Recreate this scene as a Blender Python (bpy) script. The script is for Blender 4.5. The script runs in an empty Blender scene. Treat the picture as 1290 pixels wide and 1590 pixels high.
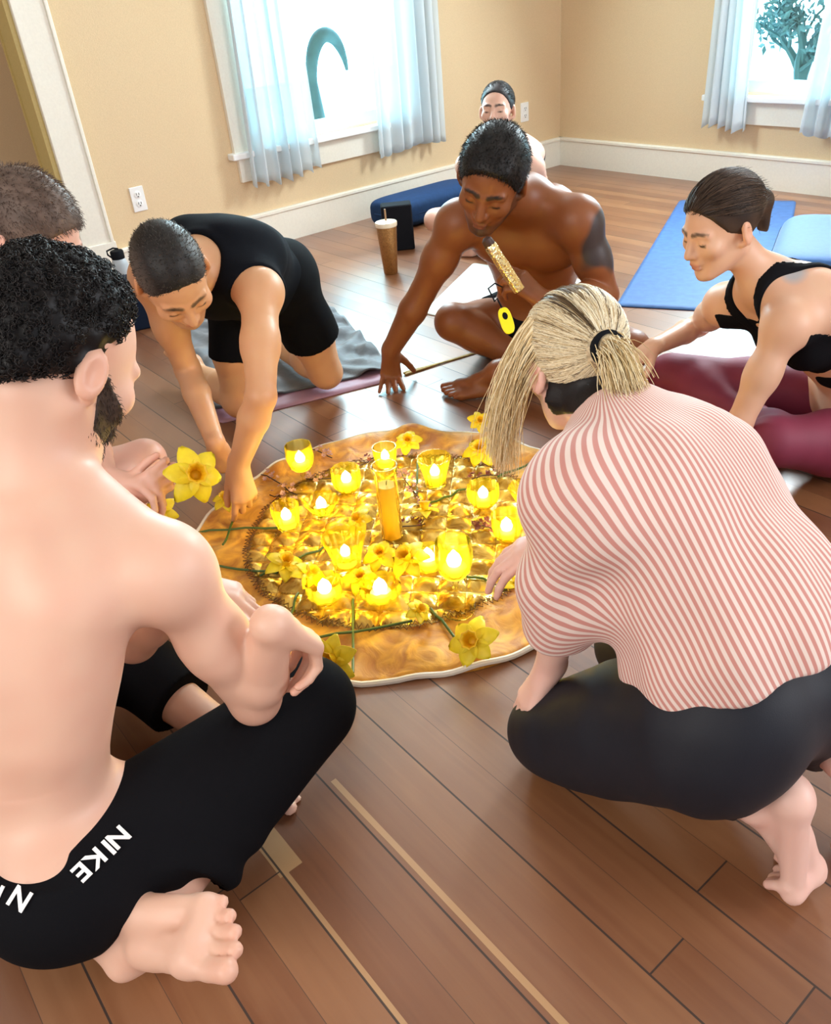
import bpy, math, random
import numpy as np
from mathutils import Vector, Matrix
random.seed(7)
scene = bpy.context.scene
COL = scene.collection

# ------------------------------------------------------------------ camera, world, exposure
CAM_H = 1.17
Mrows = np.array([[0.63179526, 0.77047392, -0.08488037],
                  [0.37527038, -0.39985018, -0.83623679],
                  [-0.67823807, 0.49647736, -0.54175949]])     # right, down, forward
cam_data = bpy.data.cameras.new('camera')
cam = bpy.data.objects.new('camera', cam_data)
COL.objects.link(cam)
m = np.eye(4)
m[:3, 0] = Mrows[0]; m[:3, 1] = -Mrows[1]; m[:3, 2] = -Mrows[2]; m[:3, 3] = (0, 0, CAM_H)
cam.matrix_world = Matrix(m.tolist())
cam_data.sensor_fit = 'VERTICAL'
cam_data.sensor_height = 24.0
cam_data.lens = 24.0 * 1280.0 / 1590.0
cam_data.clip_start = 0.02
scene.camera = cam

vs = scene.view_settings
scene.display_settings.display_device = 'sRGB'
vs.view_transform = 'Standard'
vs.look = 'None'
vs.exposure = 0.62
vs.gamma = 1.0
vs.use_curve_mapping = False
scene.cycles.use_denoising = True
scene.cycles.max_bounces = 8
scene.cycles.transparent_max_bounces = 24
scene.cycles.caustics_reflective = False
scene.cycles.caustics_refractive = False

world = bpy.data.worlds.new('daylight_sky')
scene.world = world
world.use_nodes = True
wn = world.node_tree
bg = wn.nodes['Background']
# real sky: bright towards the side the windows look out on, softer behind
tc = wn.nodes.new('ShaderNodeTexCoord')
dotn = wn.nodes.new('ShaderNodeVectorMath'); dotn.operation = 'DOT_PRODUCT'
dotn.inputs[1].default_value = (-0.74, 0.67, 0.0)
wn.links.new(tc.outputs['Generated'], dotn.inputs[0])
wr_ = wn.nodes.new('ShaderNodeValToRGB')
wr_.color_ramp.elements[0].position = 0.25
wr_.color_ramp.elements[0].color = (0.56, 0.58, 0.62, 1)
wr_.color_ramp.elements[1].position = 0.6
wr_.color_ramp.elements[1].color = (7.0, 13.0, 15.2, 1)
wn.links.new(dotn.outputs['Value'], wr_.inputs['Fac'])
wn.links.new(wr_.outputs['Color'], bg.inputs['Color'])
bg.inputs['Strength'].default_value = 0.85

def area_light(name, loc, target, size, energy, color):
    ld = bpy.data.lights.new(name, 'AREA')
    ld.shape = 'RECTANGLE'; ld.size = size[0]; ld.size_y = size[1]
    ld.energy = energy; ld.color = color
    o = bpy.data.objects.new(name, ld); COL.objects.link(o)
    o.location = loc
    o.rotation_euler = (Vector(target) - Vector(loc)).to_track_quat('-Z', 'Y').to_euler()
    o.visible_camera = True
    return o
# daylight entering by the two windows seen and by the windows of the walls behind
area_light('window_daylight', (-4.05, 2.78, 1.80), (-1.0, 1.7, 0.0), (1.0, .62), 55, (0.80, 0.95, 1.0))
area_light('window_daylight', (-2.3, 4.47, 1.80), (-1.0, 1.0, 0.0), (1.0, .62), 95, (0.86, 0.96, 1.0))
area_light('rear_daylight', (-0.5, -1.9, 1.75), (-1.2, 0.3, 0.4), (1.7, 1.2), 29, (1.0, 0.93, 0.84))
area_light('side_daylight', (2.3, 3.0, 1.9), (-0.6, 0.8, 0.3), (2.0, 1.4), 66, (0.93, 0.95, 1.0))

# ------------------------------------------------------------------ helpers: materials
def new_mat(name):
    mt = bpy.data.materials.new(name); mt.use_nodes = True
    return mt, mt.node_tree.nodes, mt.node_tree.links, mt.node_tree.nodes['Principled BSDF']

def simple(name, col, rough=0.5, metal=0.0, spec=0.5, noise=0.0, nscale=60.0, bump=0.0, bscale=None, coat=0.0, sss=0.0, sheen=0.0):
    mt, N, L, P = new_mat(name)
    P.inputs['Base Color'].default_value = (*col, 1)
    P.inputs['Roughness'].default_value = rough
    P.inputs['Metallic'].default_value = metal
    P.inputs['Specular IOR Level'].default_value = spec
    P.inputs['Coat Weight'].default_value = coat
    P.inputs['Sheen Weight'].default_value = sheen
    if noise or bump:
        t = N.new('ShaderNodeTexCoord'); n = N.new('ShaderNodeTexNoise')
        n.inputs['Scale'].default_value = nscale; n.inputs['Detail'].default_value = 6
        L.new(t.outputs['Object'], n.inputs['Vector'])
        if noise:
            mx = N.new('ShaderNodeMixRGB'); mx.blend_type = 'MULTIPLY'
            mx.inputs['Color1'].default_value = (*col, 1)
            r = N.new('ShaderNodeValToRGB')
            r.color_ramp.elements[0].position = 0.3; r.color_ramp.elements[0].color = (1 - noise,) * 3 + (1,)
            r.color_ramp.elements[1].position = 0.7; r.color_ramp.elements[1].color = (1, 1, 1, 1)
            L.new(n.outputs['Fac'], r.inputs['Fac']); L.new(r.outputs['Color'], mx.inputs['Color2'])
            mx.inputs['Fac'].default_value = 1
            L.new(mx.outputs['Color'], P.inputs['Base Color'])
        if bump:
            b = N.new('ShaderNodeBump'); b.inputs['Strength'].default_value = bump; b.inputs['Distance'].default_value = 0.004
            n2 = n
            if bscale:
                n2 = N.new('ShaderNodeTexNoise'); n2.inputs['Scale'].default_value = bscale; n2.inputs['Detail'].default_value = 4
                L.new(t.outputs['Object'], n2.inputs['Vector'])
            L.new(n2.outputs['Fac'], b.inputs['Height']); L.new(b.outputs['Normal'], P.inputs['Normal'])
    return mt

def attr_mat(name, rough=0.5, spec=0.5, sss=0.0, bump=0.0, bscale=200.0, sheen=0.0, coat=0.0):
    mt, N, L, P = new_mat(name)
    a = N.new('ShaderNodeAttribute'); a.attribute_name = 'Col'
    L.new(a.outputs['Color'], P.inputs['Base Color'])
    P.inputs['Roughness'].default_value = rough
    P.inputs['Specular IOR Level'].default_value = spec
    P.inputs['Sheen Weight'].default_value = sheen
    P.inputs['Coat Weight'].default_value = coat
    P.inputs['Coat Roughness'].default_value = 0.35
    if sss:
        P.inputs['Subsurface Weight'].default_value = sss
        P.inputs['Subsurface Radius'].default_value = (0.012, 0.005, 0.003)
        P.inputs['Subsurface Scale'].default_value = 1.0
    if bump:
        t = N.new('ShaderNodeTexCoord'); n = N.new('ShaderNodeTexNoise')
        n.inputs['Scale'].default_value = bscale; n.inputs['Detail'].default_value = 3
        L.new(t.outputs['Object'], n.inputs['Vector'])
        b = N.new('ShaderNodeBump'); b.inputs['Strength'].default_value = bump; b.inputs['Distance'].default_value = 0.002
        L.new(n.outputs['Fac'], b.inputs['Height']); L.new(b.outputs['Normal'], P.inputs['Normal'])
    return mt

# ------------------------------------------------------------------ helpers: meshes
def V3(*a): return np.array(a, float)
def unit(v): v = np.asarray(v, float); return v / (np.linalg.norm(v) + 1e-12)

class MB:
    """collects verts and faces in world coordinates for one mesh"""
    def __init__(s): s.v = []; s.f = []; s.n = 0
    def add(s, v, f):
        v = np.asarray(v, float).reshape(-1, 3)
        s.v.append(v); s.f += [tuple(i + s.n for i in q) for q in f]; s.n += len(v); return s
    def box(s, lo, hi):
        x0, y0, z0 = lo; x1, y1, z1 = hi
        v = [(x0, y0, z0), (x1, y0, z0), (x1, y1, z0), (x0, y1, z0), (x0, y0, z1), (x1, y0, z1), (x1, y1, z1), (x0, y1, z1)]
        return s.add(v, [(0, 3, 2, 1), (4, 5, 6, 7), (0, 1, 5, 4), (1, 2, 6, 5), (2, 3, 7, 6), (3, 0, 4, 7)])
    def lathe(s, prof, c=(0, 0, 0), axis=(0, 0, 1), n=28, flute=0.0, nf=12, twist=0.0, close=False):
        ax = unit(axis); a = unit(np.cross(ax, (0.3, 1, 0.2))); b = np.cross(ax, a)
        V = []
        for r, h in prof:
            for k in range(n):
                t = 2 * math.pi * k / n
                rr = r * (1 + flute * math.cos(nf * t))
                V.append(np.array(c) + ax * h + (a * math.cos(t) + b * math.sin(t)) * rr)
        F = []
        for i in range(len(prof) - 1):
            for k in range(n):
                k2 = (k + 1) % n
                F.append((i * n + k, i * n + k2, (i + 1) * n + k2, (i + 1) * n + k))
        if prof[0][0] > 1e-6 and not close: F.append(tuple(range(n - 1, -1, -1)))
        if prof[-1][0] > 1e-6 and not close: F.append(tuple((len(prof) - 1) * n + k for k in range(n)))
        if close:
            i = len(prof) - 1
            for k in range(n):
                k2 = (k + 1) % n; F.append((i * n + k, i * n + k2, k2, k))
        return s.add(V, F)
    def tube(s, pts, rad, n=8, cap=True):
        pts = [np.asarray(p, float) for p in pts]
        if not hasattr(rad, '__len__'): rad = [rad] * len(pts)
        t0 = unit(pts[1] - pts[0]); u = unit(np.cross(t0, (0.31, 0.17, 0.93)))
        V = []
        for i, p in enumerate(pts):
            t = unit(pts[min(i + 1, len(pts) - 1)] - pts[max(i - 1, 0)])
            u = unit(u - t * (u @ t)); w = np.cross(t, u)
            for k in range(n):
                a = 2 * math.pi * k / n
                V.append(p + (u * math.cos(a) + w * math.sin(a)) * rad[i])
        F = []
        for i in range(len(pts) - 1):
            for k in range(n):
                k2 = (k + 1) % n
                F.append((i * n + k, i * n + k2, (i + 1) * n + k2, (i + 1) * n + k))
        if cap:
            F.append(tuple(range(n - 1, -1, -1))); F.append(tuple((len(pts) - 1) * n + k for k in range(n)))
        return s.add(V, F)
    def build(s, name, mat, parent=None, smooth=True, origin=None, bevel=0.0, auto=40):
        me = bpy.data.meshes.new(name)
        V = np.concatenate(s.v)
        if parent is not None: base = np.array(parent.matrix_world.translation) if parent.name not in ORG else ORG[parent.name]
        elif origin is not None: base = np.array(origin, float)
        else: base = np.zeros(3)
        me.from_pydata((V - base).tolist(), [], s.f)
        me.validate(); me.update()
        if smooth:
            me.polygons.foreach_set('use_smooth', [True] * len(me.polygons))
            try: me.set_sharp_from_angle(angle=math.radians(auto))
            except Exception: pass
        if mat: me.materials.append(mat)
        o = bpy.data.objects.new(name, me); COL.objects.link(o)
        if parent is not None: o.parent = parent
        else: o.location = base.tolist()
        ORG[o.name] = base
        if bevel:
            b = o.modifiers.new('bevel', 'BEVEL'); b.width = bevel; b.segments = 3; b.limit_method = 'ANGLE'; b.angle_limit = math.radians(50)
        return o
ORG = {}

def tag(o, label, cat, group=None, kind=None):
    o['label'] = label; o['category'] = cat
    if group: o['group'] = group
    if kind: o['kind'] = kind
    return o
def struct(o): o['kind'] = 'structure'; return o
def empty(name, loc, label, cat, group=None):
    o = bpy.data.objects.new(name, None); COL.objects.link(o); o.location = loc
    o.empty_display_size = 0.05
    ORG[o.name] = np.array(loc, float)
    return tag(o, label, cat, group)

# ------------------------------------------------------------------ signed distance bodies
# a primitive is a dict; bodies, cloth and hair are smooth unions of them, meshed by surface nets
def RC(a, b, ra, rb, k=0.02, t='', sub=False, clip=None):
    return dict(T='rc', a=np.array(a, float), b=np.array(b, float), ra=ra, rb=rb, k=k, t=t, sub=sub, clip=clip)
def SP(c, r, k=0.02, t='', sub=False, clip=None): return RC(c, np.array(c) + 1e-4, r, r, k, t, sub, clip)
def EL(c, axes, rad, k=0.02, t='', sub=False, clip=None):
    return dict(T='el', c=np.array(c, float), ax=np.array(axes, float), r=np.array(rad, float), k=k, t=t, sub=sub, clip=clip)
def grow(p, off, k=None, clip=None, t=None):
    q = dict(p)
    if q['T'] == 'rc': q['ra'] = q['ra'] + off; q['rb'] = q['rb'] + off
    else: q['r'] = q['r'] + off
    if k is not None: q['k'] = k
    if clip is not None: q['clip'] = clip
    if t is not None: q['t'] = t
    return q
def pbounds(p):
    if p['T'] == 'rc':
        lo = np.minimum(p['a'] - p['ra'], p['b'] - p['rb']); hi = np.maximum(p['a'] + p['ra'], p['b'] + p['rb'])
    else:
        e = np.sqrt(((p['ax'] * p['r'][:, None]) ** 2).sum(0)); lo = p['c'] - e; hi = p['c'] + e
    return lo, hi
def pdist(p, X, Y, Z):
    if p['T'] == 'rc':
        a, b = p['a'], p['b']; d = b - a; L2 = max(float(d @ d), 1e-12)
        x = X - a[0]; y = Y - a[1]; z = Z - a[2]
        t = np.clip((x * d[0] + y * d[1] + z * d[2]) / L2, 0, 1)
        D = np.sqrt((x - t * d[0]) ** 2 + (y - t * d[1]) ** 2 + (z - t * d[2]) ** 2) - (p['ra'] + t * (p['rb'] - p['ra']))
    else:
        c, A, r = p['c'], p['ax'], p['r']
        x = X - c[0]; y = Y - c[1]; z = Z - c[2]
        k0 = 0; k1 = 0
        for i in range(3):
            q = x * A[i, 0] + y * A[i, 1] + z * A[i, 2]
            k0 = k0 + (q / r[i]) ** 2; k1 = k1 + (q / r[i] ** 2) ** 2
        k0 = np.sqrt(k0); k1 = np.sqrt(k1) + 1e-9
        D = k0 * (k0 - 1) / k1
    if p['clip']:
        for pt, n in p['clip']:
            D = np.maximum(D, (X - pt[0]) * n[0] + (Y - pt[1]) * n[1] + (Z - pt[2]) * n[2])
    return D
def smin(a, b, k):
    h = np.maximum(k - np.abs(a - b), 0) / k
    return np.minimum(a, b) - h * h * k * 0.25
def sdf_mesh(prims, h, clips=None, floor_z=None):
    pos = [p for p in prims if not p['sub']]
    B = [pbounds(p) for p in pos]
    lo = np.min([b[0] for b in B], 0) - 0.03; hi = np.max([b[1] for b in B], 0) + 0.03
    n = np.ceil((hi - lo) / h).astype(int) + 1
    ax = [(lo[i] + h * np.arange(n[i])).astype(np.float32) for i in range(3)]
    F = np.full(n, 0.05, np.float32)
    for p in prims:
        l, u = pbounds(p); mg = max(p['k'], 0.02) + h
        i0 = np.maximum(np.floor((l - mg - lo) / h).astype(int), 0); i1 = np.minimum(np.ceil((u + mg - lo) / h).astype(int) + 1, n)
        if np.any(i1 <= i0): continue
        X = ax[0][i0[0]:i1[0], None, None]; Y = ax[1][None, i0[1]:i1[1], None]; Z = ax[2][None, None, i0[2]:i1[2]]
        D = pdist(p, X, Y, Z).astype(np.float32)
        S = F[i0[0]:i1[0], i0[1]:i1[1], i0[2]:i1[2]]
        if p['sub']: S[...] = -smin(-S, D, p['k'])
        else: S[...] = smin(S, D, p['k'])
    X = ax[0][:, None, None]; Y = ax[1][None, :, None]; Z = ax[2][None, None, :]
    for pt, nn in (clips or []):
        F = np.maximum(F, ((X - pt[0]) * nn[0] + (Y - pt[1]) * nn[1] + (Z - pt[2]) * nn[2]).astype(np.float32))
    if floor_z is not None: F = np.maximum(F, (floor_z - Z) + 0 * F)
    I = F < 0
    I[0] = I[-1] = False; I[:, 0] = I[:, -1] = False; I[:, :, 0] = I[:, :, -1] = False
    cnt = np.zeros(n - 1, np.int8)
    for a in (0, 1):
        for b in (0, 1):
            for c in (0, 1):
                cnt += I[a:n[0] - 1 + a, b:n[1] - 1 + b, c:n[2] - 1 + c]
    act = np.argwhere((cnt > 0) & (cnt < 8))
    idx = np.full(n - 1, -1, np.int32); idx[act[:, 0], act[:, 1], act[:, 2]] = np.arange(len(act))
    acc = np.zeros((len(act), 3)); w = np.zeros(len(act))
    C = [(a, b, c) for a in (0, 1) for b in (0, 1) for c in (0, 1)]
    val = {c: F[act[:, 0] + c[0], act[:, 1] + c[1], act[:, 2] + c[2]] for c in C}
    ins = {c: I[act[:, 0] + c[0], act[:, 1] + c[1], act[:, 2] + c[2]] for c in C}
    for c in C:
        for d in range(3):
            if c[d] == 0:
                e = list(c); e[d] = 1; e = tuple(e)
                mk = ins[c] != ins[e]
                f0 = val[c]; f1 = val[e]; den = f0 - f1; den = np.where(np.abs(den) < 1e-9, 1e-9, den)
                t = np.clip(f0 / den, 0, 1)
                p = np.tile(np.array(c, float), (len(act), 1)); p[:, d] = t
                acc[mk] += p[mk]; w[mk] += 1
    V = lo + h * (act + acc / np.maximum(w, 1)[:, None])
    Q = []
    for d in range(3):
        sl0 = [slice(0, n[i]) for i in range(3)]; sl1 = list(sl0)
        sl0[d] = slice(0, n[d] - 1); sl1[d] = slice(1, n[d])
        A = I[tuple(sl0)]; Bq = I[tuple(sl1)]
        e = np.argwhere(A != Bq); s = A[e[:, 0], e[:, 1], e[:, 2]]
        u, v = (d + 1) % 3, (d + 2) % 3
        def g(du, dv):
            q = e.copy(); q[:, u] += du; q[:, v] += dv; return idx[q[:, 0], q[:, 1], q[:, 2]]
        a, b, c, dd = g(-1, -1), g(0, -1), g(0, 0), g(-1, 0)
        q = np.stack([a, b, c, dd], 1); q[~s] = q[~s][:, ::-1]
        Q.append(q)
    return V, np.concatenate(Q)
def vnormals(V, Q):
    a = V[Q[:, 2]] - V[Q[:, 0]]; b = V[Q[:, 3]] - V[Q[:, 1]]
    nf = np.cross(a, b); N = np.zeros_like(V)
    for k in range(4):
        for d in range(3): N[:, d] += np.bincount(Q[:, k], nf[:, d], len(V))
    return N / (np.linalg.norm(N, axis=1)[:, None] + 1e-12)
def relax(V, Q, it=1, lam=0.5):
    e = np.concatenate([Q[:, [0, 1]], Q[:, [1, 2]], Q[:, [2, 3]], Q[:, [3, 0]]]); e = np.concatenate([e, e[:, ::-1]])
    cnt = np.bincount(e[:, 0], minlength=len(V)).astype(float)
    for _ in range(it):
        A = np.stack([np.bincount(e[:, 0], V[e[:, 1], d], len(V)) for d in range(3)], 1) / np.maximum(cnt, 1)[:, None]
        V = V + lam * (A - V)
    return V
def wob(P, scale, seed, n=7):
    """smooth pseudo noise in -1..1 for points P"""
    r = np.random.RandomState(seed); o = np.zeros(len(P))
    for _ in range(n):
        d = r.randn(3); d /= np.linalg.norm(d)
        o += np.sin(P @ (d * scale * r.uniform(0.6, 1.6)) + r.uniform(0, 6.28))
    return o / n * 1.6
def mesh_obj(name, V, Q, mat, parent=None, origin=(0, 0, 0), col=None, attrs=None):
    base = np.array(origin, float) if parent is None else ORG[parent.name]
    me = bpy.data.meshes.new(name)
    W = (V - base).astype(np.float32)
    me.vertices.add(len(W)); me.vertices.foreach_set('co', W.ravel())
    nq = len(Q)
    me.loops.add(nq * 4); me.loops.foreach_set('vertex_index', Q.astype(np.int32).ravel())
    me.polygons.add(nq); me.polygons.foreach_set('loop_start', (np.arange(nq) * 4).astype(np.int32))
    me.polygons.foreach_set('use_smooth', np.ones(nq, bool))
    me.update(calc_edges=True)
    if col is not None:
        at = me.color_attributes.new('Col', 'FLOAT_COLOR', 'POINT')
        c4 = np.ones((len(W), 4), np.float32); c4[:, :3] = col
        at.data.foreach_set('color', c4.ravel())
    for k, a in (attrs or {}).items():
        at = me.attributes.new(k, 'FLOAT', 'POINT'); at.data.foreach_set('value', np.asarray(a, np.float32))
    me.materials.append(mat)
    o = bpy.data.objects.new(name, me); COL.objects.link(o)
    if parent is not None: o.parent = parent
    else: o.location = base.tolist()
    ORG[o.name] = base
    return o
def paint(V, col, prim, c, soft=0.004, amt=1.0, jig=0.0, seed=1, jscale=60):
    d = pdist(prim, V[:, 0], V[:, 1], V[:, 2])
    if jig: d = d + jig * wob(V, jscale, seed)
    w = np.clip(0.5 - d / soft, 0, 1)[:, None] * amt
    col[:] = col * (1 - w) + np.array(c) * w
# ------------------------------------------------------------------ people
def lerp(a, b, t): return np.asarray(a, float) * (1 - t) + np.asarray(b, float) * t

def hand(W, D, N, right, s=1.0, curls=((12, 18, 10),) * 4, spread=7.0, thumb=(40, 25, 15), k=0.006, t='hand', fr=1.0):
    """palm, four unequal fingers, thumb. W wrist, D towards knuckles, N palm normal; returns prims and fingertip points"""
    D = unit(D); N = unit(N - D * (N @ D)); S = np.cross(D, N) * (1 if right else -1)
    P = []; tips = []
    kn = [(.026, .088, 0), (.009, .092, -.002), (-.008, .088, -.001), (-.023, .080, .002)]
    ln = [(.044, .026, .021), (.048, .030, .022), (.044, .028, .022), (.034, .021, .019)]
    rr = [.0088, .0092, .0088, .0078]
    P.append(RC(W - D * .01 * s, W + D * .03 * s, .024 * s, .022 * s, .015, t))
    for i, (a, b, c) in enumerate(kn):
        K = W + (S * a + D * b + N * c) * s
        P.append(RC(W + (S * a * .55 + D * .02) * s, K, .0145 * s, .0118 * s, .010, t))
        sp = math.radians(spread * (1.35 - .9 * i)); d = D * math.cos(sp) + S * math.sin(sp)
        ang = 0; p = K
        for j in range(3):
            ang += math.radians(curls[i][j])
            dd = d * math.cos(ang) + N * math.sin(ang)
            q = p + dd * ln[i][j] * s
            P.append(RC(p, q, rr[i] * fr * s * (1.08 - .1 * j), rr[i] * fr * s * (1.0 - .1 * j), 0.003 if j else k, t))
            p = q
        tips.append(p)
    # fleshy base of the thumb, then thumb leaving the side of the palm
    T0 = W + (S * .020 + D * .018 + N * .008) * s
    a0 = math.radians(thumb[0]); td = unit(D * math.cos(a0) + S * math.sin(a0) * .9 + N * .35)
    T1 = T0 + td * .042 * s
    P.append(RC(T0, T1, .016 * s, .0115 * s, .010, t))
    a1 = math.radians(thumb[1]); td2 = unit(td * math.cos(a1) + unit(D - S * .2 + N * .2) * math.sin(a1)); T2 = T1 + td2 * .033 * s
    P.append(RC(T1, T2, .0108 * s, .0102 * s, .004, t))
    a2 = math.radians(thumb[2]); td3 = unit(td2 * math.cos(a2) + unit(-S + N * .3 + D * .4) * math.sin(a2)); T3 = T2 + td3 * .026 * s
    P.append(RC(T2, T3, .0104 * s, .0085 * s, .003, t)); tips.append(T3)
    return P, tips

def foot(A, T, U, right, s=1.0, t='foot', toe_bend=0.0):
    """A ankle joint, T towards the toes, U dorsal side"""
    T = unit(T); U = unit(U - T * (U @ T)); S = np.cross(U, T) * (1 if right else -1)   # S: big-toe side
    p = lambda f, l, u: A + (T * f + S * l + U * u) * s
    P = [RC(p(-.012, 0, 0), p(-.038, 0, -.045), .033 * s, .030 * s, .02, t),
         RC(p(0, 0, -.005), p(.06, .006, -.035), .034 * s, .026 * s, .02, t),
         RC(p(.05, .012, -.04), p(.125, .022, -.058), .025 * s, .021 * s, .02, t),
         RC(p(-.03, -.008, -.055), p(.11, -.026, -.062), .021 * s, .016 * s, .02, t),
         RC(p(.12, .024, -.058), p(.118, -.03, -.063), .0205 * s, .0150 * s, .012, t),
         SP(p(0, .030, .0), .013 * s, .02, t), SP(p(-.004, -.030, -.008), .012 * s, .02, t)]
    tl = [(.032, .130, .056, .0135), (.010, .136, .050, .0096), (-.008, .132, .045, .0088), (-.024, .124, .039, .0082), (-.038, .113, .033, .0078)]
    tips = []
    for l, f, L, r in tl:
        b0 = p(f - .014, l, -.060); tb = math.radians(toe_bend)
        d = T * math.cos(tb) + U * math.sin(tb)
        b1 = b0 + d * L * .62 * s; d2 = unit(d - U * .25); b2 = b1 + d2 * L * .42 * s
        P.append(RC(b0, b1, r * .95 * s, r * .9 * s, .006, t)); P.append(RC(b1, b2, r * .92 * s, r * s, .003, t)); tips.append((b2, r * s, d2))
    return P, tips, S

class Head:
    def __init__(h, c, F, U, s=1.0):
        h.c = np.array(c, float); h.F = unit(F); h.U = unit(np.array(U) - h.F * (np.array(U) @ h.F)); h.L = np.cross(h.U, h.F); h.s = s
        h.ax = np.array([h.L, h.F, h.U])
    def p(h, l, f, u): return h.c + (h.L * l + h.F * f + h.U * u) * h.s
    def el(h, l, f, u, r, k=.02, sub=False, t='head', tilt=0):
        ax = h.ax
        if tilt:
            c, s_ = math.cos(math.radians(tilt)), math.sin(math.radians(tilt))
            ax = np.array([h.L, h.F * c + h.U * s_, h.U * c - h.F * s_])
        return EL(h.p(l, f, u), ax, np.array(r) * h.s, k * h.s, t, sub)
    def prims(h, female=False, eyes=True, beard=False):
        s = h.s; P = []
        P.append(h.el(0, -.012, .032, (.0765, .098, .084), .02))
        P.append(h.el(0, .030, -.030, (.060 if not female else .057, .066, .088), .03))
        jw = .046 if not female else .041
        for q in (-1, 1):
            P.append(RC(h.p(q * jw * 1.12, -.004, -.052), h.p(q * .016, .070, -.100 if not female else -.097), .021 * s, .017 * s, .02, 'head'))
            P.append(h.el(q * .040, .066, -.022, (.024, .022, .022), .02))            # cheek
            P.append(RC(h.p(q * .012, .086, .016), h.p(q * .044, .076, .018), .010 * s, .009 * s, .012, 'head'))   # brow
        P.append(SP(h.p(0, .080, -.100), .015 * s, .012, 'head'))
        for q in (-1, 1):
            P.append(SP(h.p(q * .031, .104, .000), .0155 * s, .012, 'head', True))     # socket
            P.append(SP(h.p(q * .031, .0795, -.001), .0125 * s, .003, 'head'))         # lidded eye
        P.append(RC(h.p(0, .090, .010), h.p(0, .110, -.030), .0085 * s, .0115 * s, .008, 'head'))
        for q in (-1, 1): P.append(SP(h.p(q * .011, .099, -.034), .0088 * s, .006, 'head'))
        P.append(h.el(0, .089, -.052, (.022, .012, .012), .01))
        P.append(h.el(0, .0965, -.0615, (.021, .0075, .0052), .004)); P.append(h.el(0, .0945, -.0725, (.018, .0080, .0058), .004))
        P.append(RC(h.p(-.018, .106, -.0668), h.p(.018, .106, -.0668), .0022 * s, .0022 * s, .003, 'head', True))
        for q in (-1, 1):                                                               # ears
            c = h.p(q * .080, -.012, -.012)
            ex = unit(h.L * q + h.F * -.45 + h.U * .05); ef = unit(h.F - ex * (h.F @ ex)); eu = np.cross(ex, ef); A = np.array([ex, ef, eu])
            P.append(EL(c, A, np.array((.0095, .019, .032)) * s, .006, 'ear'))
            P.append(SP(h.p(q * .074, .000, -.038), .009 * s, .006, 'ear'))
            P.append(EL(c + ex * .010 * s + ef * .003 * s, A, np.array((.008, .0105, .020)) * s, .005, 'ear', True))
        return P
    def neck(h, NK, r=.054, r2=.058):
        return [RC(h.p(0, -.020, -.050), np.array(NK) + unit(h.p(0, 0, 0) - NK) * -.01, r * h.s, r2 * h.s, .03, 'neck')]
    def paint_face(h, V, col, lip, brow, skin, lash=(.03, .02, .015), beard=None, brow_r=.0042):
        s = h.s
        for q in (-1, 1):
            paint(V, col, RC(h.p(q * .014, .097, .0215), h.p(q * .032, .092, .026), brow_r * 1.6 * s, brow_r * 1.4 * s), brow, .003 * s, .9, .0015, 3, 300)
            paint(V, col, RC(h.p(q * .032, .092, .026), h.p(q * .049, .078, .020), brow_r * 1.4 * s, brow_r * .7 * s), brow, .003 * s, .9, .0015, 3, 300)
            paint(V, col, RC(h.p(q * .020, .094, -.0065), h.p(q * .042, .088, -.0060), .0036 * s, .0034 * s), lash, .002 * s, .95)
            paint(V, col, h.el(q * .084, -.010, -.012, (.016, .02, .03)), np.array(skin) * np.array((1.0, .82, .78)), .02, .6)
            paint(V, col, SP(h.p(q * .0065, .108, -.0425), .0042 * s), np.array(skin) * .25, .003 * s, .8)
        paint(V, col, h.el(0, .100, -.0615, (.022, .012, .0055)), lip, .004 * s, .85)
        paint(V, col, h.el(0, .100, -.0725, (.019, .012, .0062)), lip, .004 * s, .85)
        if beard is not None:
            bc, am = beard[:2]; ac = am * (beard[2] if len(beard) > 2 else 1)
            for q in (-1, 1):
                paint(V, col, RC(h.p(q * .066, .004, -.030), h.p(q * .050, .030, -.082), .020 * s, .026 * s), bc, .016 * s, ac, .004, 5, 250)
                paint(V, col, RC(h.p(q * .050, .030, -.085), h.p(q * .010, .090, -.100), .026 * s, .026 * s), bc, .014 * s, am, .004, 5, 250)
                paint(V, col, RC(h.p(q * .024, .096, -.066), h.p(q * .022, .096, -.085), .008 * s, .009 * s), bc, .008 * s, am * .8, .003, 6, 250)
            paint(V, col, RC(h.p(-.024, .104, -.051), h.p(.024, .104, -.051), .006 * s, .006 * s), bc, .006 * s, am * .8, .002, 7, 250)

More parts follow.
